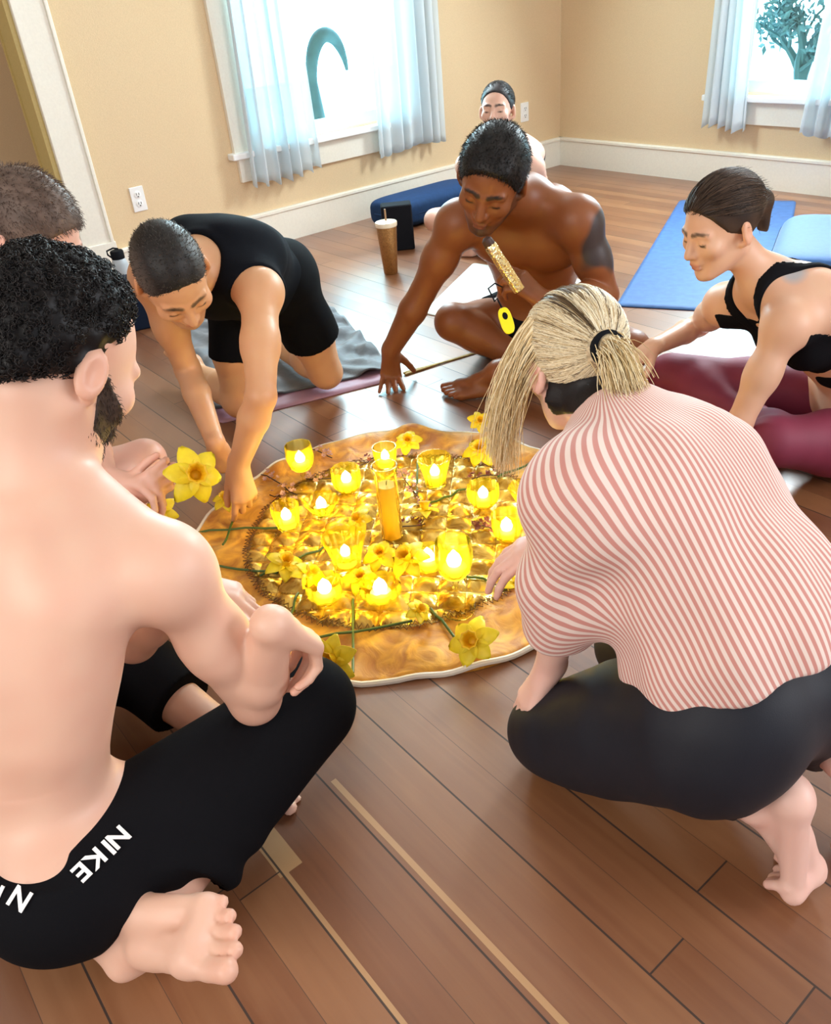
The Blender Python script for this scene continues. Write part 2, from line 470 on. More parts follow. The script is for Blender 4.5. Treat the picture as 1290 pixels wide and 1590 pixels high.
def figure(J, s=1.0, female=False, hunch=0.03, muscle=1.0, headF=(1, 0, 0), headU=(0, 0, 1), hs=1.0, hands=None, feet=None, Fhint=None, waist=1.0, extra=None, headc=None):
    """returns dict with prims (tags: pelvis torso armL armR legL legR hand foot head neck ear), frames and fingertip points"""
    J = {k: np.array(v, float) for k, v in J.items()}
    up = unit(J['NK'] - J['PV'])
    Lp = unit((J['hipL'] - J['hipR']) - up * ((J['hipL'] - J['hipR']) @ up)); Fp = np.cross(Lp, up)
    Ls = J['shL'] - J['shR']; Ls = unit(Ls - up * (Ls @ up)); Fs = np.cross(Ls, up)
    def fr(t):
        l = unit(lerp(Lp, Ls, t)); return np.array([l, np.cross(l, up), up])
    def sp(t): return lerp(J['PV'], J['NK'], t) - fr(t)[1] * hunch * math.sin(math.pi * t)
    mz = muscle; P = []
    fw = 1.06 if female else 1.0; rw = .90 if female else 1.0
    A0, A1, A2 = fr(0), fr(.35), fr(.7)
    pv = J['PV']
    P.append(EL(pv + up * .02 * s, A0, np.array((.158 * fw, .110, .120)) * s, .05, 'pelvis'))
    for q, hp in ((1, J['hipL']), (-1, J['hipR'])):
        P.append(SP(hp - A0[1] * .055 * s + up * .0 * s - A0[0] * q * .015 * s, .088 * s, .05, 'pelvis'))
    P.append(EL(sp(.34), A1, np.array((.128 * rw * waist, .092, .13)) * s, .06, 'torso'))
    P.append(EL(sp(.62), A2, np.array((.150 * rw, .108, .155)) * s, .06, 'torso'))
    P.append(EL(sp(.84), fr(.85), np.array((.145 * rw, .088, .105)) * s, .05, 'torso'))
    for q, sh in ((1, J['shL']), (-1, J['shR'])):
        P.append(RC(J['NK'] + up * .015 * s - fr(1)[1] * .005, lerp(J['NK'], sh, .86) - up * .0, .050 * s, .043 * s * mz, .04, 'torso'))
        P.append(RC(sp(.80) + A2[0] * q * .07 * s, sh - up * .02 * s, .075 * s, .050 * s * mz, .05, 'torso'))
        P.append(RC(sp(.74) + A2[0] * q * .115 * s - A2[1] * .02 * s, sp(.42) + A1[0] * q * .075 * s - A1[1] * .015 * s, .055 * s * mz * rw, .05 * s, .05, 'torso'))
        if not female:
            P.append(EL(sp(.74) + A2[0] * q * .075 * s + A2[1] * .080 * s, A2, np.array((.072, .034, .055)) * s * mz, .04, 'torso'))
        else:
            P.append(SP(sp(.66) + A2[0] * q * .070 * s + A2[1] * .085 * s, .052 * s, .04, 'torso'))
        bl = EL(lerp(sp(.76), sh, .40) - A2[1] * .078 * s - up * .02 * s, A2, np.array((.048, .030, .070)) * s * mz, .035, 'torso')
        P.append(bl)
    P.append(RC(sp(.22) - A1[1] * .118 * s, sp(.80) - A2[1] * .122 * s, .014 * s, .017 * s, .045, 'torso', True))
    tips = {}
    for sd in 'LR':
        sh, el, wr = J['sh' + sd], J['el' + sd], J['wr' + sd]; t = 'arm' + sd; am = (.88 if female else 1.0) * s * mz
        ua = unit(el - sh); fa = unit(wr - el)
        P.append(SP(sh + ua * .018 * s, .054 * am, .035, t))
        P.append(RC(sh, lerp(sh, el, .55), .047 * am, .046 * am, .025, t)); P.append(RC(lerp(sh, el, .5), el, .045 * am, .036 * am, .025, t))
        P.append(RC(el, lerp(el, wr, .32), .036 * am, .040 * am, .009, t)); P.append(RC(lerp(el, wr, .3), wr, .039 * am, .0260 * am, .009, t))
        nb = -ua + fa
        if np.linalg.norm(nb) > .25: P.append(SP(el - unit(nb) * -.006, .030 * am, .02, t))
        hd = (hands or {}).get(sd, {})
        D = hd.get('D', J['hn' + sd] - wr); N = np.array(hd.get('N', (0, 0, -1)), float)
        hp, tp = hand(wr, np.array(D, float), N, sd == 'R', s * (.93 if female else 1.0) * hd.get('s', 1.0), hd.get('curls', ((12, 18, 10),) * 4), hd.get('spread', 7), hd.get('thumb', (40, 25, 15)), t='hand')
        P += hp; tips[sd] = tp
        hip, kn, an = J['hip' + sd], J['kn' + sd], J['an' + sd]; t = 'leg' + sd; lm = s * (1.02 if female else 1.0) * (.5 + .5 * mz)
        P.append(RC(hip, lerp(hip, kn, .5), .088 * lm, .076 * lm, .04, t)); P.append(RC(lerp(hip, kn, .45), kn, .077 * lm, .055 * lm, .035, t))
        sa = unit(an - kn)
        back = unit(unit(hip - kn) - sa * (unit(hip - kn) @ sa) + 1e-4)
        P.append(RC(kn, lerp(kn, an, .33) + back * .012 * s, .051 * lm, .053 * lm, .025, t)); P.append(RC(lerp(kn, an, .3) + back * .012 * s, an, .052 * lm, .034 * lm, .025, t))
        fd = (feet or {}).get(sd, {})
        T = np.array(fd.get('T', (0, 1, 0)), float); U = np.array(fd.get('U', (0, 0, 1)), float)
        fp, ft, S = foot(an, T, U, sd == 'R', s * (.92 if female else 1.0) * fd.get('s', 1.0), toe_bend=fd.get('bend', 0))
        P += fp; tips['toe' + sd] = ft
    H = Head(headc if headc is not None else J['HD'], headF, headU, s * hs * (.96 if female else 1.0))
    P += H.neck(J['NK'], .046 if female else .056, .05 if female else .062)
    P += H.prims(female)
    if extra: P += extra
    # evaluation order: trunk, limbs, then fine parts
    rank = {'pelvis': 0, 'torso': 0, 'neck': 1, 'legL': 2, 'legR': 2, 'armL': 3, 'armR': 3, 'head': 4, 'ear': 5, 'foot': 6, 'hand': 7}
    P.sort(key=lambda p: rank.get(p['t'], 3))
    return dict(P=P, J=J, H=H, tips=tips, sp=sp, fr=fr, up=up, s=s)

def person(fig, h, label, skin, mat, lip=None, brow=(.03, .02, .015), beard=None, floor=None, paints=None, nails=(.85, .62, .55), redden=.10, group=None):
    V, Q = sdf_mesh(fig['P'], h, floor_z=floor)
    V = relax(V, Q, 1, .4)
    skin = np.array(skin); col = np.tile(skin, (len(V), 1))
    col *= (1 + .05 * wob(V, 30, 2)[:, None]) * (1 + .04 * wob(V, 90, 4)[:, None] * np.array((.3, 1, 1)))
    J = fig['J']
    warm = skin * np.array((1.0, .80, .76))
    for sd in 'LR':
        paint(V, col, SP(J['el' + sd], .045), warm, .05, redden * 3)
        paint(V, col, SP(J['kn' + sd], .055), warm, .05, redden * 3)
        for p in fig['tips'][sd]:
            paint(V, col, SP(p, .012), warm, .02, .55)
        for p, r, d in fig['tips']['toe' + sd]: paint(V, col, SP(p, r * 1.2), warm, .02, .5)
    fig['H'].paint_face(V, col, lip if lip is not None else skin * np.array((.85, .52, .48)), brow, skin, beard=beard)
    for pr, c, sf, am, jg in (paints or []): paint(V, col, pr, c, sf, am, jg, 9, 45)
    o = mesh_obj('person', V, Q, mat, origin=J['PV'] * np.array((1, 1, 0)), col=np.clip(col, 0, 1))
    return tag(o, label, 'person', group)

def cloth(name, parent, prims, h, mat, col, clips=None, fold=0.0, fscale=25, seed=1, attrs=None, floor=None, vfold=None, jig=.06, rel=1):
    V, Q = sdf_mesh(prims, h, clips, floor)
    if rel: V = relax(V, Q, rel, .5)
    if fold:
        V = V + vnormals(V, Q) * (fold * wob(V, fscale, seed) + .4 * fold * wob(V, fscale * 2.3, seed + 5))[:, None]
    if vfold is not None: V = V + vnormals(V, Q) * vfold(V)[:, None]
    if floor is not None: V[:, 2] = np.maximum(V[:, 2], floor)
    c = np.tile(np.array(col, float), (len(V), 1)) * (1 + jig * wob(V, 60, seed + 2)[:, None])
    at = attrs(V) if attrs else None
    return mesh_obj(name, V, Q, mat, parent=parent, col=np.clip(c, 0, 1), attrs=at)

def strands_add(V, Q, col, H, cdark, clight, seed, n, L, kind='short', lean=(0, -.6, -.2), rad=.0006, tie=None, ell=None, jit=.35, region=None):
    """fine hairs rooted on the scalp surface, appended to the hair mesh"""
    r = np.random.RandomState(seed); N = vnormals(V, Q); mb = MB(); cc = []
    ln = H.L * lean[0] + H.F * lean[1] + H.U * lean[2]
    loc = np.stack([(V - H.c) @ H.L, (V - H.c) @ H.F, (V - H.c) @ H.U], 1) / H.s
    ids = np.arange(len(V)) if region is None else np.nonzero(region(loc))[0]
    for i in r.choice(ids, n):
        p, nn = V[i], N[i]; w = r.rand(); c = np.array(cdark) * (1 - w) + np.array(clight) * w
        if kind == 'short':
            t = ln - nn * (ln @ nn); d = unit(nn * .55 + t * .9 + r.randn(3) * jit); l = L * r.uniform(.6, 1.2)
            pts = [p - nn * .001, p + d * l * .5, p + unit(d + t * .5) * l]; rr = [rad, rad * .9, rad * .3]
        elif kind == 'curl':
            u = unit(np.cross(nn, r.randn(3))); v = np.cross(nn, u); R = L * r.uniform(.25, .5); ph = r.uniform(0, 6.28); pts = []
            for k in range(11):
                a = ph + k * .85; pts.append(p - nn * .003 + nn * L * k / 10 * r.uniform(.9, 1.1) + (u * math.cos(a) + v * math.sin(a)) * R * (.4 + .06 * k))
            rr = [rad] * 10 + [rad * .4]
        else:
            E = H.c + H.L * ell[0][0] * H.s + H.F * ell[0][1] * H.s + H.U * ell[0][2] * H.s; R3 = np.array(ell[1]) * H.s; lift = 1.0 + r.uniform(.0, .035)
            pts = []; q = p.copy()
            for k in range(9):
                x = np.array([(q - E) @ a for a in H.ax]) / R3; k0 = np.linalg.norm(x); q2 = E + (q - E) * (lift / k0) if k0 > .5 else q
                pts.append(q2); q = q2 + (tie - q2) * (1.0 / (9 - k)) + r.randn(3) * .0008
            rr = list(rad * np.linspace(1, .8, 9))
        k0 = mb.n; mb.tube(pts, rr, 3, False); cc += [c] * (mb.n - k0)
    W = np.concatenate(mb.v); F = np.array(mb.f, np.int32) + len(V)
    return np.concatenate([V, W]), np.concatenate([Q, F]), np.concatenate([col, np.array(cc)])
def hair(parent, H, prims, h, mat, cdark, clight, clips=None, rough=.002, scale=120, seed=1, mixer=None, name='hair', rel=1, aniso=None, strands=None):
    V, Q = sdf_mesh(prims, h, clips)
    V = relax(V, Q, rel, .5)
    L = np.stack([(V - H.c) @ H.L, (V - H.c) @ H.F, (V - H.c) @ H.U], 1)
    a = np.array(aniso if aniso is not None else (1, .35, .35))
    n = wob(L * a, scale, seed, 10)
    V = V + vnormals(V, Q) * (rough * n)[:, None]
    w = np.clip(.5 + .45 * wob(L * a, scale * 1.3, seed + 3, 10), 0, 1) if mixer is None else mixer(L)
    c = np.array(cdark) * (1 - w[:, None]) + np.array(clight) * w[:, None]
    for st_ in (strands or []):
        st_ = dict(st_); cd, cl = st_.pop('cols', (cdark, clight))
        V, Q, c = strands_add(V, Q, c, H, cd, cl, seed + 50, **st_)
    return mesh_obj(name, V, Q, mat, parent=parent, col=np.clip(c, 0, 1))
def hairline(H, front=.060, temple=.02, f_slope=1.25, nape=-.078, cut=None):
    """half spaces that keep the scalp: behind the forehead line, above the line from temple to nape"""
    n1 = unit(H.F * f_slope - H.U * .75); n2 = unit(H.F * .55 - H.U)
    return [(H.p(0, front, .062), n1), (H.p(0, temple, -.004), n2)]
# ------------------------------------------------------------------ the room
XW, YW = -4.167, 4.592
BB = 0.178
def floor_material():
    mt, N, L, P = new_mat('floor_boards')
    geo = N.new('ShaderNodeNewGeometry'); sep = N.new('ShaderNodeSeparateXYZ'); L.new(geo.outputs['Position'], sep.inputs[0])
    def M(op, a, b=None, c=None):
        n = N.new('ShaderNodeMath'); n.operation = op
        for i, v in enumerate((a, b, c)):
            if v is None: continue
            if isinstance(v, (int, float)): n.inputs[i].default_value = v
            else: L.new(v, n.inputs[i])
        return n.outputs[0]
    pitch = 0.0745
    yb = M('DIVIDE', M('ADD', sep.outputs['Y'], 10 * pitch - 0.035), pitch)
    bi = M('FLOOR', yb); bf = M('FRACT', yb)
    wn1 = N.new('ShaderNodeTexWhiteNoise'); wn1.noise_dimensions = '1D'; L.new(bi, wn1.inputs['W'])
    xo = M('DIVIDE', M('ADD', sep.outputs['X'], M('MULTIPLY', wn1.outputs['Value'], 7.3)), 1.9)
    xi = M('FLOOR', xo); xf = M('FRACT', xo)
    wn2 = N.new('ShaderNodeTexWhiteNoise'); wn2.noise_dimensions = '2D'
    cb = N.new('ShaderNodeCombineXYZ'); L.new(bi, cb.inputs[0]); L.new(xi, cb.inputs[1]); L.new(cb.outputs[0], wn2.inputs['Vector'])
    # board edges
    ed = M('MINIMUM', bf, M('SUBTRACT', 1.0, bf))
    par = M('MODULO', bi, 2.0)
    gw = M('ADD', 0.010, M('MULTIPLY', par, 0.024))
    gap = M('LESS_THAN', ed, gw)
    lowgap = M('GREATER_THAN', bf, 0.5)
    wide = M('MULTIPLY', M('LESS_THAN', M('SUBTRACT', 1.0, bf), 0.045), M('SUBTRACT', 1.0, par))
    thin = M('LESS_THAN', M('SUBTRACT', 1.0, bf), 0.014)
    jx = M('LESS_THAN', xf, 0.0014)
    crack = M('MAXIMUM', M('MAXIMUM', wide, M('MULTIPLY', thin, 0.75)), jx)
    # grain
    mp = N.new('ShaderNodeVectorMath'); mp.operation = 'MULTIPLY'; mp.inputs[1].default_value = (3.0, 55.0, 1.0)
    L.new(geo.outputs['Position'], mp.inputs[0])
    off = N.new('ShaderNodeVectorMath'); off.operation = 'ADD'; L.new(mp.outputs[0], off.inputs[0])
    cb2 = N.new('ShaderNodeCombineXYZ'); L.new(M('MULTIPLY', wn2.outputs['Value'], 40), cb2.inputs[0]); L.new(cb2.outputs[0], off.inputs[1])
    gr = N.new('ShaderNodeTexNoise'); gr.inputs['Scale'].default_value = 1.0; gr.inputs['Detail'].default_value = 7; gr.inputs['Distortion'].default_value = .6
    L.new(off.outputs[0], gr.inputs['Vector'])
    big = N.new('ShaderNodeTexNoise'); big.inputs['Scale'].default_value = 2.6; big.inputs['Detail'].default_value = 3
    L.new(geo.outputs['Position'], big.inputs['Vector'])
    ramp = N.new('ShaderNodeValToRGB'); e = ramp.color_ramp.elements
    e[0].position = 0.05; e[0].color = (0.105, 0.033, 0.013, 1)
    e[1].position = 0.95; e[1].color = (0.360, 0.175, 0.070, 1)
    for ps, c in ((.35, (0.185, 0.066, 0.025, 1)), (.7, (0.270, 0.115, 0.046, 1))):
        q = ramp.color_ramp.elements.new(ps); q.color = c
    f = M('ADD', M('ADD', M('MULTIPLY', wn2.outputs['Value'], .42), M('MULTIPLY', gr.outputs['Fac'], .40)), M('MULTIPLY', M('SUBTRACT', big.outputs['Fac'], .42), .75))
    L.new(f, ramp.inputs['Fac'])
    # bare pale wood on two board edges and one short patch (worn varnish)
    def slab(x0, x1, y0, y1):
        a = M('MULTIPLY', M('GREATER_THAN', sep.outputs['X'], x0), M('LESS_THAN', sep.outputs['X'], x1))
        b = M('MULTIPLY', M('GREATER_THAN', M('ADD', sep.outputs['Y'], M('MULTIPLY', M('SUBTRACT', gr.outputs['Fac'], .5), .006)), y0), M('LESS_THAN', sep.outputs['Y'], y1))
        return M('MULTIPLY', a, b)
    bare = M('MAXIMUM', M('MAXIMUM', slab(-0.90, 0.6, .416, .426), slab(-0.98, -0.80, .251, .292)), slab(-.84, 0.6, .257, .266))
    mx = N.new('ShaderNodeMixRGB'); L.new(M('MULTIPLY', bare, .55), mx.inputs['Fac']); L.new(ramp.outputs['Color'], mx.inputs['Color1']); mx.inputs['Color2'].default_value = (0.60, 0.36, 0.16, 1)
    mx2 = N.new('ShaderNodeMixRGB'); L.new(M('MULTIPLY', crack, .92), mx2.inputs['Fac']); L.new(mx.outputs['Color'], mx2.inputs['Color1']); mx2.inputs['Color2'].default_value = (0.018, 0.009, 0.006, 1)
    L.new(mx2.outputs['Color'], P.inputs['Base Color'])
    rg = M('ADD', .34, M('MULTIPLY', gr.outputs['Fac'], .20)); L.new(M('MAXIMUM', rg, M('MULTIPLY', crack, .9)), P.inputs['Roughness'])
    P.inputs['Specular IOR Level'].default_value = 0.5
    P.inputs['Coat Weight'].default_value = 0.75; P.inputs['Coat Roughness'].default_value = 0.33; P.inputs['Coat IOR'].default_value = 1.6
    bp = N.new('ShaderNodeBump'); bp.inputs['Strength'].default_value = .35; bp.inputs['Distance'].default_value = .002
    L.new(M('SUBTRACT', M('MULTIPLY', gr.outputs['Fac'], .25), crack), bp.inputs['Height']); L.new(bp.outputs['Normal'], P.inputs['Normal'])
    return mt
MAT_FLOOR = floor_material()
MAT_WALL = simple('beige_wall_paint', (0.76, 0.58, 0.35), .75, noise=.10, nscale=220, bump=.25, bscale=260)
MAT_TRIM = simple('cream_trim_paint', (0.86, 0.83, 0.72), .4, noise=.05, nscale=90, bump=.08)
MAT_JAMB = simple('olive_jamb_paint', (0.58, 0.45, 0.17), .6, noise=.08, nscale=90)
MAT_CEIL = simple('white_ceiling_paint', (0.80, 0.78, 0.74), .8)
MAT_SASH = simple('white_sash_paint', (0.85, 0.87, 0.86), .35)

fl = MB(); fl.box((-5.6, -4.0, -.06), (3.6, YW + .15, 0.0)); struct(fl.build('floor', MAT_FLOOR, smooth=False))
ce = MB(); ce.box((-5.6, -1.2, 2.75), (1.6, YW + .15, 2.85)); struct(ce.build('ceiling', MAT_CEIL, smooth=False))

Y1a, Y1b, Z1a, Z1b = 2.235, 3.33, 0.50, 2.10      # window opening in the left wall
X2a, X2b, Z2a, Z2b = -2.90, -1.80, 0.48, 2.10     # window opening in the back wall
YJ = 1.235                                         # end of the left wall at the cased opening
TH = 0.14
wl = MB()
wl.box((XW - TH, YJ, 0), (XW, Y1a, 2.75)); wl.box((XW - TH, Y1b, 0), (XW, YW + TH, 2.75))
wl.box((XW - TH, Y1a, 0), (XW, Y1b, Z1a)); wl.box((XW - TH, Y1a, Z1b), (XW, Y1b, 2.75))
struct(wl.build('wall_left', MAT_WALL, smooth=False))
wb = MB()
wb.box((XW, YW, 0), (X2a, YW + TH, 2.75)); wb.box((X2b, YW, 0), (2.2, YW + TH, 2.75))
wb.box((X2a, YW, 0), (X2b, YW + TH, Z2a)); wb.box((X2a, YW, Z2b), (X2b, YW + TH, 2.75))
struct(wb.build('wall_back', MAT_WALL, smooth=False))
wp = MB(); wp.box((-5.1, -2.2, 0), (-5.0, YJ + .55, 2.75)); wp.box((-5.0, YJ + .45, 0), (XW - TH, YJ + .55, 2.75))
struct(wp.build('wall_passage', MAT_WALL, smooth=False))
# baseboards with a moulded cap
def baseboard(name, along, a, b, w):
    s = MB()
    prof = [(0, 0), (.018, 0), (.018, BB - .022), (.026, BB - .018), (.026, BB - .006), (.018, BB), (0, BB)]
    V = []
    for t in (a, b):
        for d, z in prof: V.append((w + d, t, z) if along == 'y' else (t, w - d, z))
    n = len(prof)
    F = [(i, (i + 1) % n, n + (i + 1) % n, n + i) for i in range(n)] + [tuple(range(n)), tuple(range(2 * n - 1, n - 1, -1))]
    s.add(V, F); return struct(s.build(name, MAT_TRIM, smooth=False))
baseboard('baseboard_left', 'y', YJ + .15, YW, XW)
baseboard('baseboard_back', 'x', XW, 2.2, YW)
# cased opening at the left end of the wall: casing board with a rounded edge, plinth, jamb
t1 = MB(); t1.box((XW, YJ, .22), (XW + .026, YJ + .150, 2.15)); t1.box((XW + .024, YJ + .135, .22), (XW + .036, YJ + .152, 2.15)); t1.box((XW, YJ - .005, 0), (XW + .036, YJ + .158, .225))
struct(t1.build('trim_1', MAT_TRIM, smooth=False, bevel=.004))
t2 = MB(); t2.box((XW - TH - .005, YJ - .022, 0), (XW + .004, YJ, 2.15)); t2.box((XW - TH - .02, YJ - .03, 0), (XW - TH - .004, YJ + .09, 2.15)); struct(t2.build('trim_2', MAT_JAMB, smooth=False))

# windows: casing, stool, apron, sash, glass
def glass_mat():
    mt = bpy.data.materials.new('window_glass'); mt.use_nodes = True
    N = mt.node_tree.nodes; L = mt.node_tree.links; N.clear()
    o = N.new('ShaderNodeOutputMaterial'); tr = N.new('ShaderNodeBsdfTransparent'); gl = N.new('ShaderNodeBsdfGlossy'); gl.inputs['Roughness'].default_value = .02
    tr.inputs['Color'].default_value = (.94, 1, 1, 1)
    fz = N.new('ShaderNodeFresnel'); fz.inputs['IOR'].default_value = 1.35; mx = N.new('ShaderNodeMixShader')
    L.new(fz.outputs[0], mx.inputs[0]); L.new(tr.outputs[0], mx.inputs[1]); L.new(gl.outputs[0], mx.inputs[2]); L.new(mx.outputs[0], o.inputs[0])
    return mt
MAT_PANE = glass_mat()
def window(name, loc, T, Nn, a, b, z0, z1):
    """T: direction along the wall, Nn: into the room; a..b along the wall from loc"""
    T = np.array(T, float); Nn = np.array(Nn, float); base = np.array(loc, float)
    def bx(mb, t0, t1, n0, n1, za, zb):
        P = [base + T * t + Nn * n + V3(0, 0, z) for z in (za, zb) for t, n in ((t0, n0), (t1, n0), (t1, n1), (t0, n1))]
        mb.add(P, [(0, 3, 2, 1), (4, 5, 6, 7), (0, 1, 5, 4), (1, 2, 6, 5), (2, 3, 7, 6), (3, 0, 4, 7)])
    root = bpy.data.objects.new(name, None); COL.objects.link(root); c = base + T * (a + b) / 2 + V3(0, 0, z0)
    root.location = c.tolist(); ORG[name] = c; root['kind'] = 'structure'
    m = MB(); bx(m, a - .115, a + .005, -.01, .024, z0 - .005, z1 + .12); bx(m, b - .005, b + .115, -.01, .024, z0 - .005, z1 + .12); bx(m, a, b, -.01, .024, z1, z1 + .12)
    m.build('casing', MAT_TRIM, root, smooth=False)
    m = MB(); bx(m, a - .145, b + .145, -.06, .060, z0 - .035, z0 - .004); m.build('stool', MAT_SASH, root, smooth=False, bevel=.006)
    m = MB(); bx(m, a - .10, b + .10, -.005, .022, z0 - .150, z0 - .033); m.build('apron', MAT_TRIM, root, smooth=False)
    m = MB(); mid = (z0 + z1) / 2
    for ta, tb in ((a, a + .045), (b - .045, b)): bx(m, ta, tb, -.10, -.055, z0, z1)
    bx(m, a, b, -.10, -.055, z0, z0 + .06); bx(m, a, b, -.10, -.055, z1 - .05, z1); bx(m, a, b, -.115, -.05, mid - .02, mid + .025)
    m.build('sash', MAT_SASH, root, smooth=False)
    m = MB(); bx(m, a + .04, b - .04, -.080, -.076, z0 + .05, z1 - .04); m.build('pane', MAT_PANE, root, smooth=False)
window('window_1', (XW, 0, 0), (0, 1, 0), (1, 0, 0), Y1a, Y1b, Z1a, Z1b)
window('window_2', (0, YW, 0), (1, 0, 0), (0, -1, 0), X2a, X2b, Z2a, Z2b)

# sheer curtains
def curtain_mat():
    mt = bpy.data.materials.new('sheer_curtain_cloth'); mt.use_nodes = True
    N = mt.node_tree.nodes; L = mt.node_tree.links; N.clear()
    o = N.new('ShaderNodeOutputMaterial'); tr = N.new('ShaderNodeBsdfTransparent'); tl = N.new('ShaderNodeBsdfTranslucent'); df = N.new('ShaderNodeBsdfDiffuse')
    tl.inputs['Color'].default_value = (.80, .86, .90, 1); df.inputs['Color'].default_value = (.90, .91, .90, 1); tr.inputs['Color'].default_value = (.75, .93, 1, 1)
    m1 = N.new('ShaderNodeMixShader'); m2 = N.new('ShaderNodeMixShader'); m1.inputs[0].default_value = .62; m2.inputs[0].default_value = .22
    L.new(tl.outputs[0], m1.inputs[1]); L.new(df.outputs[0], m1.inputs[2]); L.new(m1.outputs[0], m2.inputs[1]); L.new(tr.outputs[0], m2.inputs[2]); L.new(m2.outputs[0], o.inputs[0])
    return mt
MAT_SHEER = curtain_mat()
def curtain(base, T, Nn, a0, a1, b0, b1, z0, z1, folds, seed, label, off=.05, amp=.027):
    """a0..a1 extent at the bottom, b0..b1 at the top"""
    base = np.array(base, float); T = np.array(T, float); Nn = np.array(Nn, float); r = random.Random(seed)
    nu, nv = folds * 14, 40; V = []
    ph = [r.uniform(0, 6.28) for _ in range(6)]
    for j in range(nv + 1):
        v = j / nv; z = z1 + (z0 - z1) * v
        for i in range(nu + 1):
            u = i / nu
            t = (b0 + (b1 - b0) * u) * (1 - v) + (a0 + (a1 - a0) * u) * v
            d = math.sin(u * folds * 6.283 + .6 * math.sin(u * 9 + ph[0]) + .5 * math.sin(v * 2.5 + ph[1])) + .45 * math.sin(u * folds * 2.7 * 6.283 / 2 + ph[2] + v)
            t += .35 * amp * math.sin(u * folds * 6.283 + ph[3])
            zz = z + (.012 * math.sin(u * folds * 6.283 + ph[4]) + .010 * math.sin(u * 5 + ph[5])) * v ** 6
            V.append(base + T * t + Nn * (off + amp * d * (.55 + .45 * v)) + V3(0, 0, zz))
    W = nu + 1
    F = [(j * W + i, j * W + i + 1, (j + 1) * W + i + 1, (j + 1) * W + i) for j in range(nv) for i in range(nu)]
    s = MB(); s.add(V, F)
    o = s.build('curtain', MAT_SHEER, origin=base + T * (a0 + a1) / 2 + V3(0, 0, z0), auto=180)
    sd = o.modifiers.new('thickness', 'SOLIDIFY'); sd.thickness = .0012
    return tag(o, label, 'curtain', 'sheer white curtains at the two windows')
curtain((XW, 0, 0), (0, 1, 0), (1, 0, 0), 2.155, 2.585, 2.235, 2.56, .335, 2.25, 6, 1, 'sheer white curtain at the side of the left window nearer the wall outlet and opening', .075)
curtain((XW, 0, 0), (0, 1, 0), (1, 0, 0), 2.985, 3.49, 3.05, 3.48, .345, 2.25, 7, 2, 'sheer white curtain of the left window hanging on the side towards the room corner', .075)
curtain((0, YW, 0), (1, 0, 0), (0, -1, 0), -3.00, -2.745, -2.97, -2.83, .315, 2.25, 5, 3, 'sheer white curtain of the back wall window hanging on the side towards the room corner', .080)
curtain((0, YW, 0), (1, 0, 0), (0, -1, 0), -2.42, -1.80, -2.30, -1.74, .305, 2.25, 8, 4, 'sheer white curtain of the back wall window that is cut off by the photo edge', .080)

# outside: garden arch and a tree seen through the panes
MAT_ARCH = simple('blue_grey_stone', (0.075, 0.150, 0.170), .8, noise=.4, nscale=8)
MAT_LAWN = simple('pale_ground_outside', (0.75, 0.78, 0.76), .9)
g = MB(); g.box((-16, -3, -.4), (XW - TH - .2, 16, -.35)); g.box((XW - TH - .2, YW + TH + .2, -.4), (6, 16, -.35)); struct(g.build('ground', MAT_LAWN, smooth=False))
def arch():
    c = V3(-7.2, 4.80, -.35); pts = [c + V3(0, -.20, 0), c + V3(0, -.205, .25), c + V3(0, -.21, .5)]; rad = [.075, .08, .085]
    for i in range(25):
        a = math.radians(180 - 172 * i / 24); u = i / 24
        pts.append(c + V3(0, .20 * math.cos(a) + .0, .80 + .36 * math.sin(a))); rad.append(.045 + .035 * math.sin(u * math.pi) - .030 * u)
    s = MB(); s.tube(pts, rad, 12)
    return tag(s.build('garden_arch', MAT_ARCH, origin=c), 'blue-grey arch standing outside behind the left window pane', 'garden arch')
arch()
MAT_BARK = simple('tree_bark', (0.06, 0.12, 0.13), .9)
def tree(c, seed, h, label, spread):
    r = random.Random(seed); root = empty('tree', c, label, 'tree')
    c = np.array(c, float)
    b = MB(); lf = MB()
    def branch(p, d, L, rad, n):
        pts = [p]
        for i in range(5):
            d = unit(d + V3(r.uniform(-.22, .22), r.uniform(-.22, .22), r.uniform(-.1, .16))); pts.append(pts[-1] + d * L / 5)
        b.tube(pts, [rad * (1 - .1 * i) for i in range(6)], 6)
        if n > 0:
            for k in range(4):
                q = pts[r.randint(2, 5)]
                branch(q, unit(d + V3(r.uniform(-1, 1), r.uniform(-1, 1), r.uniform(-.3, .6)) * spread), L * .62, rad * .5, n - 1)
        else:
            for k in range(9):
                q = pts[r.randint(1, 5)] + V3(*[r.uniform(-.10, .10) for _ in range(3)])
                x = unit(V3(*[r.uniform(-1, 1) for _ in range(3)])); y = unit(np.cross(x, V3(*[r.uniform(-1, 1) for _ in range(3)])))
                z = np.cross(x, y) * .008
                lf.add([q - x * .05, q + y * .022 + z, q + x * .05, q - y * .022 + z], [(0, 1, 2, 3)])
    branch(c, V3(.05, 0, 1), h, .09, 3)
    b.build('trunk', MAT_BARK, root); lf.build('foliage', simple('tree_leaves', (.10, .20, .22), .7), root, smooth=False)
tree((-4.6, 8.3, -.35), 5, .75, 'bare-branched tree outside seen through the back wall window', .9)

